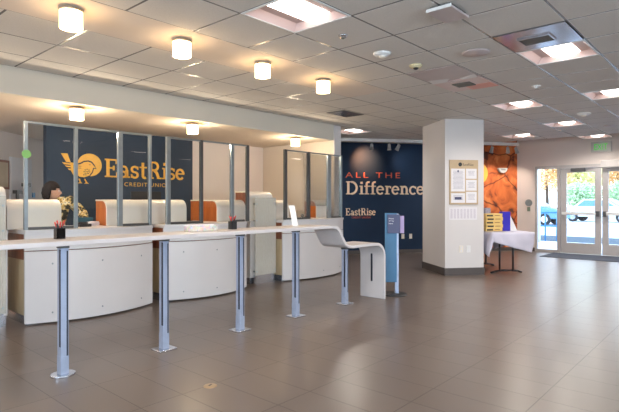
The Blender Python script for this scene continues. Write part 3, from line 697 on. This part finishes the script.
b=MB(); b.box(-.10,.10,-.06,.06,0,.14); b.build('box',M['kraft'],t,bevel=.004); b=MB(); b.cyl((.02,-.064,.04),(.02,-.059,.04),.04); b.build('opening',M['dark'],t)

# ------------------------------------------------------------------ gold sign on the teller back wall
WY=YB-.04
def wf(u,z,d): return (u,WY-d,z)
t=thing('wall_sign','gold bird and sun emblem with EastRise Credit Union letters on the dark teller wall','sign',(4.2,WY,1.5)); OX,OZ=4.2,1.5
def wl(u,z,d): return (u-OX,-d,z-OZ)
def bl(u,v): return (3.155+(u-95)*.001703, 2.05-(v-65)*.00156)
def bpoly(pts): return [bl(*p) for p in pts]
b=MB(); b.prism([bl(355+113*math.cos(2*PI*i/40),175+115*math.sin(2*PI*i/40)) for i in range(40)],wl,.001,.010); b.build('sun_disc',M['gold'],t)
body=[(232,182),(268,172),(300,150),(335,143),(365,152),(385,175),(408,205),(384,203),(372,245),(345,285),(300,303),(255,298),(232,268)]
outl=[(232,170),(262,162),(296,138),(338,130),(372,140),(396,170),(414,214),(392,211),(381,252),(352,296),(322,300),(345,270),(362,232),(300,180),(232,200)]
b=MB(); b.prism(bpoly([(225,172),(262,160),(296,138),(338,130),(372,140),(396,170),(416,214),(392,211),(381,252),(352,294),(304,312),(248,306),(222,275)]),wl,.010,.013); b.build('bird_outline',M['navy2'],t)
b=MB(); b.prism(bpoly(body),wl,.013,.018); 
b.prism(bpoly([(95,75),(150,75),(178,160),(142,160)]),wl,.001,.018)
for q in ([(103,163),(272,180),(272,192),(120,182)],[(125,193),(272,200),(272,212),(145,208)],[(150,222),(262,222),(245,270),(196,262),(190,240),(165,236)]): b.prism(bpoly(q),wl,.016,.019)
b.prism(bpoly([(178,160),(240,165),(240,290),(205,285),(185,245)]),wl,.002,.012)
for q in ([(250,318),(262,318),(272,352),(285,364),(240,364),(262,354)],[(300,318),(312,318),(328,352),(345,366),(302,366),(318,354)]): b.prism(bpoly(q),wl,.001,.015)
b.build('bird',M['gold'],t)
b=MB()
for (u,v) in [(352,174),(308,228),(326,222),(344,228),(298,246),(316,243),(334,243),(350,246),(308,262),(326,260),(296,278),(314,278),(338,262)]:
    x,z=bl(u,v); b.prism([(x+.008*math.cos(2*PI*i/8),z+.009*math.sin(2*PI*i/8)) for i in range(8)],wl,.018,.020)
for v in (187,206): b.prism(bpoly([(200,v),(272,v+5),(272,v+9),(200,v+4)]),wl,.019,.021)
b.build('markings',M['navy2'],t)
b=MB(); slab(b,'EastRise',.30,1.53,wl,3.83,1.695,.001,.02); b.build('lettering',M['gold'],t)
b=MB(); flat_text(b,'CREDIT UNION',.066,wl,4.18,1.555,.004,.88,1.2); b.build('small_lettering',M['gold'],t)

# ------------------------------------------------------------------ navy wall lettering
MO=murf(1.0,1.5,0)
def ml(u,z,d): p=murf(u,z,d); return (p[0]-MO[0],p[1]-MO[1],p[2]-MO[2])
t=thing('wall_lettering','large wall lettering ALL THE Difference in orange and peach on the navy wall','lettering',MO)
b=MB(); flat_text(b,'ALL THE',.135,ml,.055,1.88,.004,1.43,1.35); o=b.build('small_words',M['orange_t'],t); o['label']='orange thin capitals'
b=MB(); slab(b,'Difference',.32,2.08,ml,.06,1.47,.001,.02); b.build('large_word',M['peach_t'],t)
t=thing('wall_logo','small EastRise lettering with a red line of words under Difference on the navy wall','lettering',MO)
b=MB(); slab(b,'EastRise',.175,.78,ml,.06,.955,.001,.012); b.build('word',M['peach_t'],t)
b=MB(); flat_text(b,'CREDIT UNION',.045,ml,.22,.88,.004,.48,1.15); b.build('small_words',M['orange_t'],t)
def outlet(name,fn,u,z,label,mat='ivory',w=.075,h=.12,d0=0):
    t=thing(name,label,'outlet',fn(u,z,d0)); 
    o0=Vector(fn(u,z,d0)); L=lambda a,c,d:tuple(Vector(fn(u+a,z+c,d0+d))-o0)
    b=MB(); b.prism([(-w/2,-h/2),(w/2,-h/2),(w/2,h/2),(-w/2,h/2)],L,.001,.008); b.build('plate',M[mat],t)
    b=MB(); [b.prism([(-.014,c-.02),(.014,c-.02),(.014,c+.02),(-.014,c+.02)],L,.008,.010) for c in (-.028,.028)]; b.build('socket',M['paper'],t)
outlet('wall_outlet',murf,1.56,.42,'left outlet of the pair on the navy wall'); outlet('wall_outlet',murf,1.77,.42,'right outlet of the pair on the navy wall, beside the pillar')
outlet('wall_outlet',pf,.30,.46,'left outlet on the white pillar, below the notices'); outlet('wall_outlet',pf,.44,.46,'right outlet on the white pillar, below the notices','wht')

# pillar poster
PO=Vector(pf(.36,1.3,0))
def pl(u,z,d): return tuple(Vector(pf(u,z,d))-PO)
t=thing('notice_board','tan framed notice board with white printed sheets on the white pillar','notice board',PO)
def q4(u0,u1,z0,z1): return [(u0,z0),(u1,z0),(u1,z1),(u0,z1)]
b=MB(); b.prism(q4(.075,.615,1.245,2.03),pl,.001,.018); b.build('board',M['kraft'],t)
sheets=[(.105,.365,1.475,1.875),(.385,.585,1.70,1.875),(.385,.585,1.49,1.68),(.385,.585,1.275,1.47),(.105,.365,1.275,1.445)]
for s_ in sheets:
    b=MB(); b.prism(q4(*s_),pl,.018,.020); sh=b.build('sheet',M['paper'],t)
    p=MB(); n=int((s_[3]-s_[2])/.022)
    for k in range(2,n-1):
        zz=s_[3]-k*.022; e=.02+.02*random.random(); p.prism(q4(s_[0]+e+.01,s_[1]-e-.01,zz-.003,zz+.003),pl,.0202,.0206)
    p.build('print',M['print'],sh)
b=MB(); flat_text(b,'EastRise',.045,pl,.325,1.925,.020,.20); b.prism([(.275+.035*math.cos(a),1.95+.035*math.sin(a)) for a in [2*PI*i/16 for i in range(16)]],pl,.018,.020); b.build('heading',M['dark'],t)
b=MB(); b.prism([(.235+.015*math.cos(a),1.83+.022*math.sin(a)) for a in [2*PI*i/12 for i in range(12)]],pl,.0206,.021); b.prism(q4(.17,.30,1.33,1.375),pl,.0206,.021); b.build('emblem',M['navy_s'],t)
t=thing('notice_sheet','pale sheet of faint columns taped below the notice board on the pillar','notice',PO)
b=MB(); b.prism(q4(.075,.60,.975,1.195),pl,.001,.004); b.build('sheet',M['paper'],t)
b=MB(); [b.prism(q4(.10+.062*k,.14+.062*k,1.0,1.17),pl,.004,.0045) for k in range(8)]; b.build('print',pm('faint_print',(.62,.58,.63),.7,var=.12,scale=90),t)

# ------------------------------------------------------------------ free standing sign
t=thing('sign_stand','tall blue sign stand with navy placard and round black base beside the curved counter end','sign',(5.99,3.75,0))
b=MB(); b.lathe([(0,0),(.19,0),(.19,.012),(.17,.022),(.03,.025),(0,.025)],(0,0,0),36); b.build('base',M['dark'],t)
V=Vector((.6643,-.7474)); N=Vector((-.7474,-.6643))
def kf(u,z,d): p=V*u+N*d; return (p.x,p.y,z)
b=MB(); b.prism(q4(.015,.065,.02,1.13),kf,-.04,.03); b.build('pole',M['alu'],t,bevel=.004)
b=MB(); b.prism(q4(-.13,.035,.18,1.14),kf,.03,.045); b.build('panel',M['blue_p'],t,bevel=.003)
b=MB(); b.prism(q4(-.095,.075,.86,1.12),kf,.05,.07); pc=b.build('placard',M['navy_s'],t,bevel=.003)
b=MB()
for k,s_ in enumerate(('Register','Greeting','Office')): flat_text(b,('Please','Waiting','Here')[k],.02,kf,-.08,1.055-.035*k,.0712)
b.build('lettering',M['paper'],pc)
b=MB(); b.prism(q4(.08,.135,.86,1.10),kf,.03,.055); o=b.build('leaflet_holder',M['lav'],t,bevel=.003)

# ------------------------------------------------------------------ folding table, cloth, boxes
FW=Vector((.7474,.6643)); RT=Vector((.6643,-.7474))
TC=FW*9.55+RT*3.50; tu=(FW*.97-RT*.14).normalized(); tv=Vector((tu.y,-tu.x))
def tf(u,v,z): p=tu*u+tv*v; return (p.x,p.y,z)
t=thing('folding_table','folding table with black legs under the white cloth, right of the pillar','table',(TC.x,TC.y,0))
b=MB(); b.prism([(-.72,-.36),(.72,-.36),(.72,.36),(-.72,.36)],tf,.715,.745); b.build('tabletop',M['wht'],t)
for uu in (-.50,.50):
    b=MB()
    for v in (-.13,.13): b.cyl(tf(uu,v,.71),tf(uu,v,.03),.017)
    b.build('leg',M['dark'],t)
    b=MB(); pts=[(-.30,.012),(-.22,.035),(-.1,.05),(.1,.05),(.22,.035),(.30,.012)]
    for i in range(5): b.cyl(tf(uu,pts[i][0],pts[i][1]),tf(uu,pts[i+1][0],pts[i+1][1]),.018,n=10)
    b.build('foot',M['dark'],t)
# cloth: rectangle laid skewed over the top, hanging with folds
def cloth():
    b=MB(); nu,nv=60,44; hw0,hw1,hv=-.735,.735,.375; W0,W1,Vv=-.98,.98,.62; ang=math.radians(16)
    vs=[]
    for j in range(nv+1):
        for i in range(nu+1):
            a=W0+(W1-W0)*i/nu; c=-Vv+2*Vv*j/nv
            u=a*math.cos(ang)-c*math.sin(ang)-.02; v=a*math.sin(ang)+c*math.cos(ang)
            cu=min(max(u,hw0),hw1); cv=min(max(v,-hv),hv); du,dv=u-cu,v-cv; dist=math.hypot(du,dv)
            z=.752-max(0,dist-.01)*.93
            s_=u*1.7+v*2.3
            if dist>0:
                k=min(1,dist/.2); wob=.022*k*math.sin(14*(u if abs(dv)>abs(du) else v)+2*math.sin(3*s_))
                nx,nv_=du/dist,dv/dist; out=.02+.10*dist+wob
                cu+=nx*out; cv+=nv_*out
            else: z+=.002*math.sin(9*u)*math.sin(7*v)
            p=tf(cu,cv,z); vs.append((p[0],p[1],p[2]))
    b.add(vs,[(j*(nu+1)+i,j*(nu+1)+i+1,(j+1)*(nu+1)+i+1,(j+1)*(nu+1)+i) for j in range(nv) for i in range(nu)],True)
    o=b.build('tablecloth',M['cloth']); o.location=(TC.x,TC.y,0); m=o.modifiers.new('thick','SOLIDIFY'); m.thickness=.003; m.offset=1
    return tag(o,'white cloth draped askew over the folding table','tablecloth')
cloth()
def on_table(u,v):  # u away from camera, v to the right
    return ((TC+tu*u+tv*v).x,(TC+tu*u+tv*v).y,.760)
def on_table_old(u,v): p=TC+tu*u+tv*v; return (p.x,p.y,.760)
RZ=math.atan2(tv.y,tv.x)
for k in range(5):
    t=thing('carton',['bottom','second lowest','middle','second highest','top'][k]+' yellow carton with a dark label in the stack beside the pillar','box',tuple(on_table(-.38,-.22+.012*(k%2)))[:2]+(.760+.064*k,),RZ,'yellow cartons stacked on the cloth')
    b=MB(); b.box(-.17,.15,-.11,.11,0,.062); b.build('box',M['yel'],t,bevel=.002)
    b=MB(); b.box(-.15,-.03,-.1115,-.11,.012,.040); b.build('dark_label',M['dark'],t); b=MB(); b.box(.0,.10,-.1115,-.11,.022,.034); b.build('stripe',M['wood'],t)
b=MB(); b.box(-.075,.075,-.06,.06,0,.35); o=tag(b.build('blue_box',M['royal'],bevel=.003),'upright royal blue box beside the yellow cartons on the table','box'); o.location=on_table(-.38,.04); o.rotation_euler=(0,0,RZ)
t=thing('display_card','white slanted card standing right of the royal blue box','sign',on_table(-.36,.19),RZ)
b=MB(); b.add([(-.06,-.05,0),(.08,-.05,0),(-.03,.0,.28),(-.06,.0,.28),(-.06,-.046,0),(.08,-.046,0),(-.03,.004,.28),(-.06,.004,.28)],[(0,1,2,3),(4,7,6,5),(0,4,5,1),(1,5,6,2),(2,6,7,3),(3,7,4,0)]); b.build('card',M['wht'],t)
b=MB(); b.add([(-.05,.08,0),(.04,.08,0),(-.035,.004,.26),(-.055,.004,.26)],[(0,1,2,3)]); b.build('back_leg',M['paper'],t)
b=MB(); b.box(-.05,.05,-.04,.04,0,.10); o=tag(b.build('small_box',M['print'],bevel=.003),'small grey box on top of the yellow cartons, half behind the pillar','box'); o.location=on_table(-.36,-.30)[:2]+(1.08,); o.rotation_euler=(0,0,RZ)

# things on the mural
def disc_on(fn,u,z,r,d0,d1,a0=0,a1=360,n=28):
    return [(u+r*math.cos(math.radians(a0+(a1-a0)*i/n)),z+r*math.sin(math.radians(a0+(a1-a0)*i/n))) for i in range(n+1 if a1-a0<360 else n)]
b=MB(); b.prism(disc_on(murf,3.63,2.03,.295,0,0),murf,.001,.02); tag(b.build('wall_disc',M['gold']),'yellow disc on the orange mural, half hidden by the pillar','wall decoration')
t=thing('wall_sconce','white half round sconce on the orange mural','wall lamp',murf(4.33,2.13,0)); o0=Vector(t.location)
b=MB(); b.prism(disc_on(murf,4.33,2.17,.13,0,0,180,360),lambda u,v,d:tuple(Vector(murf(u,v,d))-o0),.001,.09); b.build('bowl',M['wht'],t,bevel=.01)
b=MB(); b.prism(q4(4.27,4.39,2.11,2.15),lambda u,v,d:tuple(Vector(murf(u,v,d))-o0),.09,.10); b.build('trim',M['spot'],t)

# ------------------------------------------------------------------ entrance doors
def ef(y,z,d): return (XE+.07-d,y,z)
def rect_frame(mb,y0,y1,z0,z1,wl_,wr,wb,wt,d0,d1):
    # y1>y0; left in photo is larger y
    mb.box(XE+.07-d1,XE+.07-d0,y0,y0+wr,z0,z1); mb.box(XE+.07-d1,XE+.07-d0,y1-wl_,y1,z0,z1)
    mb.box(XE+.07-d1,XE+.07-d0,y0+wr,y1-wl_,z0,z0+wb); mb.box(XE+.07-d1,XE+.07-d0,y0+wr,y1-wl_,z1-wt,z1)
b=MB(); rect_frame(b,3.63,4.23,0,2.20,.05,.07,.07,.07,-.06,.06); w1=struct('window_1',b,M['frame_al'])
b=MB(); b.box(XE+.066,XE+.074,3.70,4.18,.07,2.13); b.build('pane',M['door_glass'],w1)
b=MB(); rect_frame(b,.95,1.80,0,2.20,.07,.05,.07,.07,-.06,.06); w1=struct('window_5',b,M['frame_al'])
b=MB(); b.box(XE+.066,XE+.074,1.0,1.73,.07,2.13); b.build('pane',M['door_glass'],w1)
b=MB(); b.box(XE,XE+.14,1.80,3.63,2.12,2.20); struct('trim_4',b,M['frame_al'])
def leaf(n,y0,y1,handle_y):
    b=MB(); rect_frame(b,y0+.006,y1-.006,.008,2.115,.135,.135,.26,.10,-.022,.022); d=struct(n,b,M['frame_al'])
    p=MB(); p.box(XE+.066,XE+.074,y0+.14,y1-.14,.26,2.02); p.build('pane',M['door_glass'],d)
    h=MB(); h.box(XE-.045,XE-.005,y0+.05,y1-.05,.965,1.035); h.build('push_bar',M['wht'],d,bevel=.006)
    h=MB(); h.box(XE-.05,XE+.05,handle_y-.035,handle_y+.035,.93,1.06); h.build('latch_case',M['frame_d'],d,bevel=.004)
leaf('door_1',2.72,3.63,2.79); leaf('door_2',1.80,2.71,2.64)
t=thing('door_closer','grey door closer at the top of the left entrance door','door closer',(XE+.02,3.22,2.07))
b=MB(); b.box(-.05,.02,-.16,.16,-.035,.045); b.build('body',M['frame_d'],t,bevel=.006); b=MB(); b.box(-.06,-.04,-.35,.05,.05,.07); b.build('arm',M['frame_al'],t)
b=MB(); b.box(XE-.13,XE,1.85,2.70,2.10,2.27); tag(b.build('door_operator',M['frame_al'],bevel=.006),'long grey operator box above the right entrance door','door operator')
t=thing('exit_sign','green lettered EXIT sign on the wall above the entrance doors','exit sign',(XE-.03,2.71,2.60))
b=MB(); b.box(-.02,.02,-.215,.215,-.12,.12); b.build('housing',M['frame_al'],t,bevel=.004)
b=MB(); vs,fs,wd=text_mb('EXIT',.14,.28); b.add([(-.0215,.14-x,-.07+y) for x,y in vs],fs); o=b.build('lettering',M['exit'],t)
b=MB(); b.box(-.02,.02,-.03,.03,.12,CEIL-2.60-.001); b.build('mount',M['wht'],t)
t=thing('door_button','round grey door push button on the wall left of the sidelight','push button',(XE+.003,4.38,1.26))
b=MB(); b.cyl((-.02,0,0),(0,0,0),.09,n=24); b.build('plate',M['frame'],t)
b=MB(); b.box(-.03,0,-.035,.035,-.22,-.11); b.build('reader',pm('green_grey',(.18,.24,.18),.5),t,bevel=.004)
b=MB(); b.box(12.35,13.45,1.7,3.75,0,.012); tag(b.build('door_mat',M['mat'],bevel=.004),'dark blue grey mat on the floor before the entrance doors','mat')
t=thing('floor_outlet_cover','small brass floor cover in the bare foreground floor','floor cover',(2.17,2.867,0),.4)
b=MB(); b.lathe([(0,.006),(.035,.006),(.045,.003),(.048,0)],(0,0,0)); b.build('plate',M['brass'],t)
b=MB(); b.box(-.018,.018,-.006,.006,.006,.008); b.build('slot',M['base'],t)

# ------------------------------------------------------------------ outside
def car(label,loc,rz,mat):
    t=thing('car',label,'car',loc,rz)
    pr=[(-2.2,.35),(-2.2,.75),(-1.9,.92),(-1.2,.98),(-.55,1.42),(.75,1.45),(1.35,1.0),(2.1,.88),(2.25,.6),(2.2,.32)]
    b=MB(); b.prism(pr,lambda u,v,d:(u,d,v),-.85,.85); b.build('body',M[mat],t,bevel=.06)
    b=MB()
    for s_ in (-1,1): b.prism([(-1.05,1.0),(-.5,1.36),(.7,1.38),(1.15,1.0)],lambda u,v,d:(u,d,v),s_*.852,s_*.86)
    b.build('side_window',M['car_g'],t)
    b=MB(); b.add([(.80,-.72,1.43),(.80,.72,1.43),(1.36,.76,1.01),(1.36,-.76,1.01)],[(0,1,2,3)]); b.add([(-.60,-.72,1.42),(-.60,.72,1.42),(-1.22,.76,1.0),(-1.22,-.76,1.0)],[(0,1,2,3)]); o=b.build('windscreen',M['car_g'],t); o.location.z=.012
    for x in (-1.4,1.4):
        for s_ in (-1,1):
            b=MB(); b.cyl((x,s_*.72,.32),(x,s_*.88,.32),.32); wlw=b.build('wheel',M['tyre'],t); b=MB(); b.cyl((x,s_*.88,.32),(x,s_*.89,.32),.18); b.build('hub',M['chrome'],wlw)
car('white car parked outside, seen through the left entrance door',(36.0,7.2,-.02),1.45,'car_w')
car('blue car parked outside, right of the first white car',(34.0,2.4,-.02),1.5,'car_b')
car('white car parked outside beyond the right entrance door',(29,-1.8,-.02),1.5,'car_w')
car('blue car parked outside, seen through the narrow sidelight',(30.0,9.9,-.02),1.5,'car_b')
def tree(loc,h,r,mat,label):
    t=thing('tree',label,'tree',loc)
    b=MB(); b.cyl((0,0,0),(.05,.1,h*.5),.16,.09,10); b.cyl((.05,.1,h*.5),(.5,.4,h*.75),.08,.04,8); b.cyl((.05,.1,h*.5),(-.5,-.3,h*.8),.08,.04,8); b.build('trunk',M['trunk'],t)
    b=MB()
    for k in range(2600):
        d=Vector((random.gauss(0,1),random.gauss(0,1),random.gauss(0,1))).normalized()*(random.random()**.4)
        p=Vector((d.x*r,d.y*r,h*.68+d.z*h*.36)); a=Vector((random.uniform(-1,1),random.uniform(-1,1),random.uniform(-1,1))).normalized()*.055*r; c=a.orthogonal().normalized()*.045*r
        b.add([p-a,p-c,p+a,p+c],[(0,1,2,3)])
    b.build('foliage',M[mat],t)
tree((42.6,12.3,0),6.0,1.9,'leaf_o','orange leaved tree outside the narrow sidelight'); tree((47.2,11.2,0),5.6,2.3,'leaf_y','yellow leaved tree seen through the left entrance door'); tree((52,9.0,0),6.4,2.6,'leaf_o','orange leaved tree seen at the right of the left entrance door')
tree((40.6,9.4,0),2.6,1.5,'leaf_g','low green tree behind the parked cars'); tree((43.6,7.0,0),2.8,1.6,'leaf_g','second low green tree behind the parked cars, right of the first')
t=thing('railing','blue metal railing outside the sidelight','railing',(17.6,5.9,-.02))
for k in range(7):
    b=MB(); b.cyl((0,-1.1+.36*k,0),(0,-1.1+.36*k,.95),.025,n=10); b.build('upright',M['rail'],t)
b=MB(); [b.cyl((0,-1.15,z),(0,1.1,z),.025,n=10) for z in (.5,.95)]; b.build('rail',M['rail'],t)
b=MB(); b.cyl((17.0,5.22,-.02),(17.0,5.22,3.6),.09); tag(b.build('canopy_post',M['wht']),'slim white post outside the narrow sidelight','post')

# ------------------------------------------------------------------ person
def skin_obj(name,verts,edges,radii,mat,parent,root=0,sub=2):
    me=bpy.data.meshes.new(name); me.from_pydata(verts,edges,[]); o=bpy.data.objects.new(name,me); COL.objects.link(o); me.materials.append(mat)
    sk=o.modifiers.new('skin','SKIN'); sk.use_smooth_shade=True
    for i,rr in enumerate(radii):
        me.skin_vertices[0].data[i].radius=(rr,rr) if not isinstance(rr,tuple) else rr
    me.skin_vertices[0].data[root].use_root=True
    s=o.modifiers.new('sub','SUBSURF'); s.levels=sub; s.render_levels=sub
    dg=bpy.context.evaluated_depsgraph_get(); m2=bpy.data.meshes.new_from_object(o.evaluated_get(dg)); bpy.data.objects.remove(o)
    m2.name=name; n=bpy.data.objects.new(name,m2); COL.objects.link(n); n.parent=parent
    for p in m2.polygons: p.use_smooth=True
    return n
def person():
    # local frame: x right along the counter (towards +X world), y away from camera, z up; she faces right and a little to the camera
    t=thing('person','person with short dark hair and gold and black patterned top behind the left counter','person',(2.72,6.98,0))
    # full body: skin
    V=[(0,0,.92),(.0,-.0,1.10),(.0,-.01,1.24),(.0,-.02,1.32),(-.03,-.03,1.37),
       (.17,-.07,1.31),(.33,-.14,1.13),(.24,-.36,1.045),
       (-.14,.03,1.26),(-.22,-.02,1.05),(-.14,-.20,1.04),
       (.08,0,.86),(.09,-.02,.48),(.09,.01,.07),(-.08,0,.86),(-.09,-.02,.48),(-.09,.01,.07),(.12,-.10,.035),(-.10,-.10,.035)]
    E=[(0,1),(1,2),(2,3),(3,4),(2,5),(5,6),(6,7),(2,8),(8,9),(9,10),(0,11),(11,12),(12,13),(0,14),(14,15),(15,16),(13,17),(16,18)]
    R=[(.14,.10),(.12,.09),(.12,.09),(.055,.055),(.048,.048),.055,.042,.026,.055,.042,.026,.085,.06,.04,.085,.06,.04,.035,.035]
    body=skin_obj('body',V,E,R,M['skin'],t)
    # clothing: slightly bigger skin over torso and arms, trousers
    Vc=V[:3]+[V[3]]+[V[5],V[6],(.25,-.33,1.055)]+[V[8],V[9],(-.155,-.17,1.04)]
    Vc[3]=(0,-.02,1.30)
    Ec=[(0,1),(1,2),(2,3),(2,4),(4,5),(5,6),(2,7),(7,8),(8,9)]
    skin_obj('blouse',Vc,Ec,[(.16,.12),(.15,.12),(.15,.115),(.066,.066),.085,.068,.05,.072,.058,.044],M['blouse'],t)
    skin_obj('trousers',[V[0],V[11],V[12],(.09,.01,.10),V[14],V[15],(-.09,.01,.10)],[(0,1),(1,2),(2,3),(0,4),(4,5),(5,6)],[(.155,.12),.10,.075,.06,.10,.075,.06],M['navy_s'],t)
    b=MB(); b.box(.05,.16,-.20,.05,0,.06); b.box(-.15,-.04,-.20,.05,0,.06); b.build('shoes',M['dark'],t,bevel=.02)
    # head
    hc=Vector((-.045,-.04,1.435)); fd=Vector((.90,-.36,-.08)).normalized(); sd_=Vector((.36,.90,0)).normalized(); up=fd.cross(sd_)*-1
    if up.z<0: up=-up
    def hp(f_,s_,u_): return hc+fd*f_+sd_*s_+up*u_
    bm=bmesh.new(); bmesh.ops.create_uvsphere(bm,u_segments=28,v_segments=20,radius=1)
    for v in bm.verts:
        x,y,z=v.co; f_=x*.093; s_=y*.072; u_=z*.115
        if z<0: s_*=1-.28*(-z)**1.5; f_*=1-.10*(-z)
        if x>0 and z<-.25: f_+= .012*min(1,(-z-.25)*2)*x     # jaw
        if x<0 and z<-.35: f_*= .75
        # nose
        if x>.75: f_+=.030*math.exp(-((y/.16)**2))*math.exp(-(((z+.12)/.20)**2)); f_-=.008*math.exp(-(((z-.12)/.1)**2))*math.exp(-(((abs(y)-.36)/.16)**2))
        if x>.7: f_+=.006*math.exp(-((y/.28)**2))*math.exp(-(((z+.50)/.07)**2))
        v.co=hp(f_,s_,u_)
    for f_ in bm.faces: f_.smooth=True
    me=bpy.data.meshes.new('head'); bm.to_mesh(me); bm.free(); me.materials.append(M['skin']); ho=bpy.data.objects.new('head',me); COL.objects.link(ho); ho.parent=t
    b=MB()
    for s_ in (-1,1): b.sphere(hp(.080,s_*.030,.012),.011)
    b.build('eyes',M['wht'],ho)
    b=MB()
    for s_ in (-1,1): b.sphere(hp(.088,s_*.030,.012),.006); b.cyl(hp(.090,s_*.018,.034),hp(.084,s_*.045,.034),.004,n=6)
    b.build('irises_and_brows',M['hair'],ho)
    b=MB(); b.cyl(hp(.092,-.02,-.062),hp(.092,.02,-.062),.006,n=8); b.build('mouth',M['orange_t'],ho)
    b=MB()
    for s_ in (-1,1): b.sphere(hp(-.005,s_*.074,-.0),.020,(.8,.5,1.3))
    b.build('ears',M['skin'],ho)
    # hair: cap shell with a bob at the back
    bm=bmesh.new(); bmesh.ops.create_uvsphere(bm,u_segments=36,v_segments=26,radius=1)
    kill=[]
    for v in bm.verts:
        x,y,z=v.co
        if (x>.55 and z<.30) or (x>.12 and z<.12) or z<-.86: kill.append(v)
        k=1+.05*math.sin(17*y+9*z)+.03*math.sin(31*x)
        low=max(0,-z)
        v.co=hp((x-.06-.16*low*(1 if x<0 else 0))*.104*k, y*.086*k*(1+.15*low), (z*1.10-.10*low)*.122)
    bmesh.ops.delete(bm,geom=kill,context='VERTS')
    for f_ in bm.faces: f_.smooth=True
    me=bpy.data.meshes.new('hair'); bm.to_mesh(me); bm.free(); me.materials.append(M['hair']); o=bpy.data.objects.new('hair',me); COL.objects.link(o); o.parent=t
    m=o.modifiers.new('s','SOLIDIFY'); m.thickness=.012; m.offset=0
    # hands
    def hand(w,dirv,side):
        w=Vector(w); d=Vector(dirv).normalized(); s=d.cross(Vector((0,0,1))).normalized()*side; n=Vector((0,0,1))
        P=[w,w+d*.045]; Ed=[(0,1)]; Rr=[(.022,.014),(.036,.014)]
        skin_obj('palm',[tuple(p) for p in P]+[tuple(w+d*.085)],[(0,1),(1,2)],[(.024,.016),(.034,.014),(.034,.012)],M['skin'],body)
        for k,(off,ln) in enumerate(((-.026,.058),(-.009,.070),(.009,.066),(.026,.052))):
            b0=w+d*.07+s*off; b1=b0+d*ln*.55+n*.006; b2=b1+d*ln*.35-n*.014; b3=b2+d*ln*.25-n*.016
            skin_obj('finger',[tuple(q) for q in (b0,b1,b2,b3)],[(0,1),(1,2),(2,3)],[.009,.0085,.008,.007],M['skin'],body)
        b0=w+d*.025-s*.022; b1=b0+d*.028-s*.022; b2=b1+d*.028-s*.004
        skin_obj('thumb',[tuple(q) for q in (b0,b1,b2)],[(0,1),(1,2)],[.011,.010,.008],M['skin'],body)
    hand((.24,-.36,1.045),(-.15,-1,-.16),1); hand((-.14,-.20,1.04),(.3,-1,-.1),-1)
    return t
person()
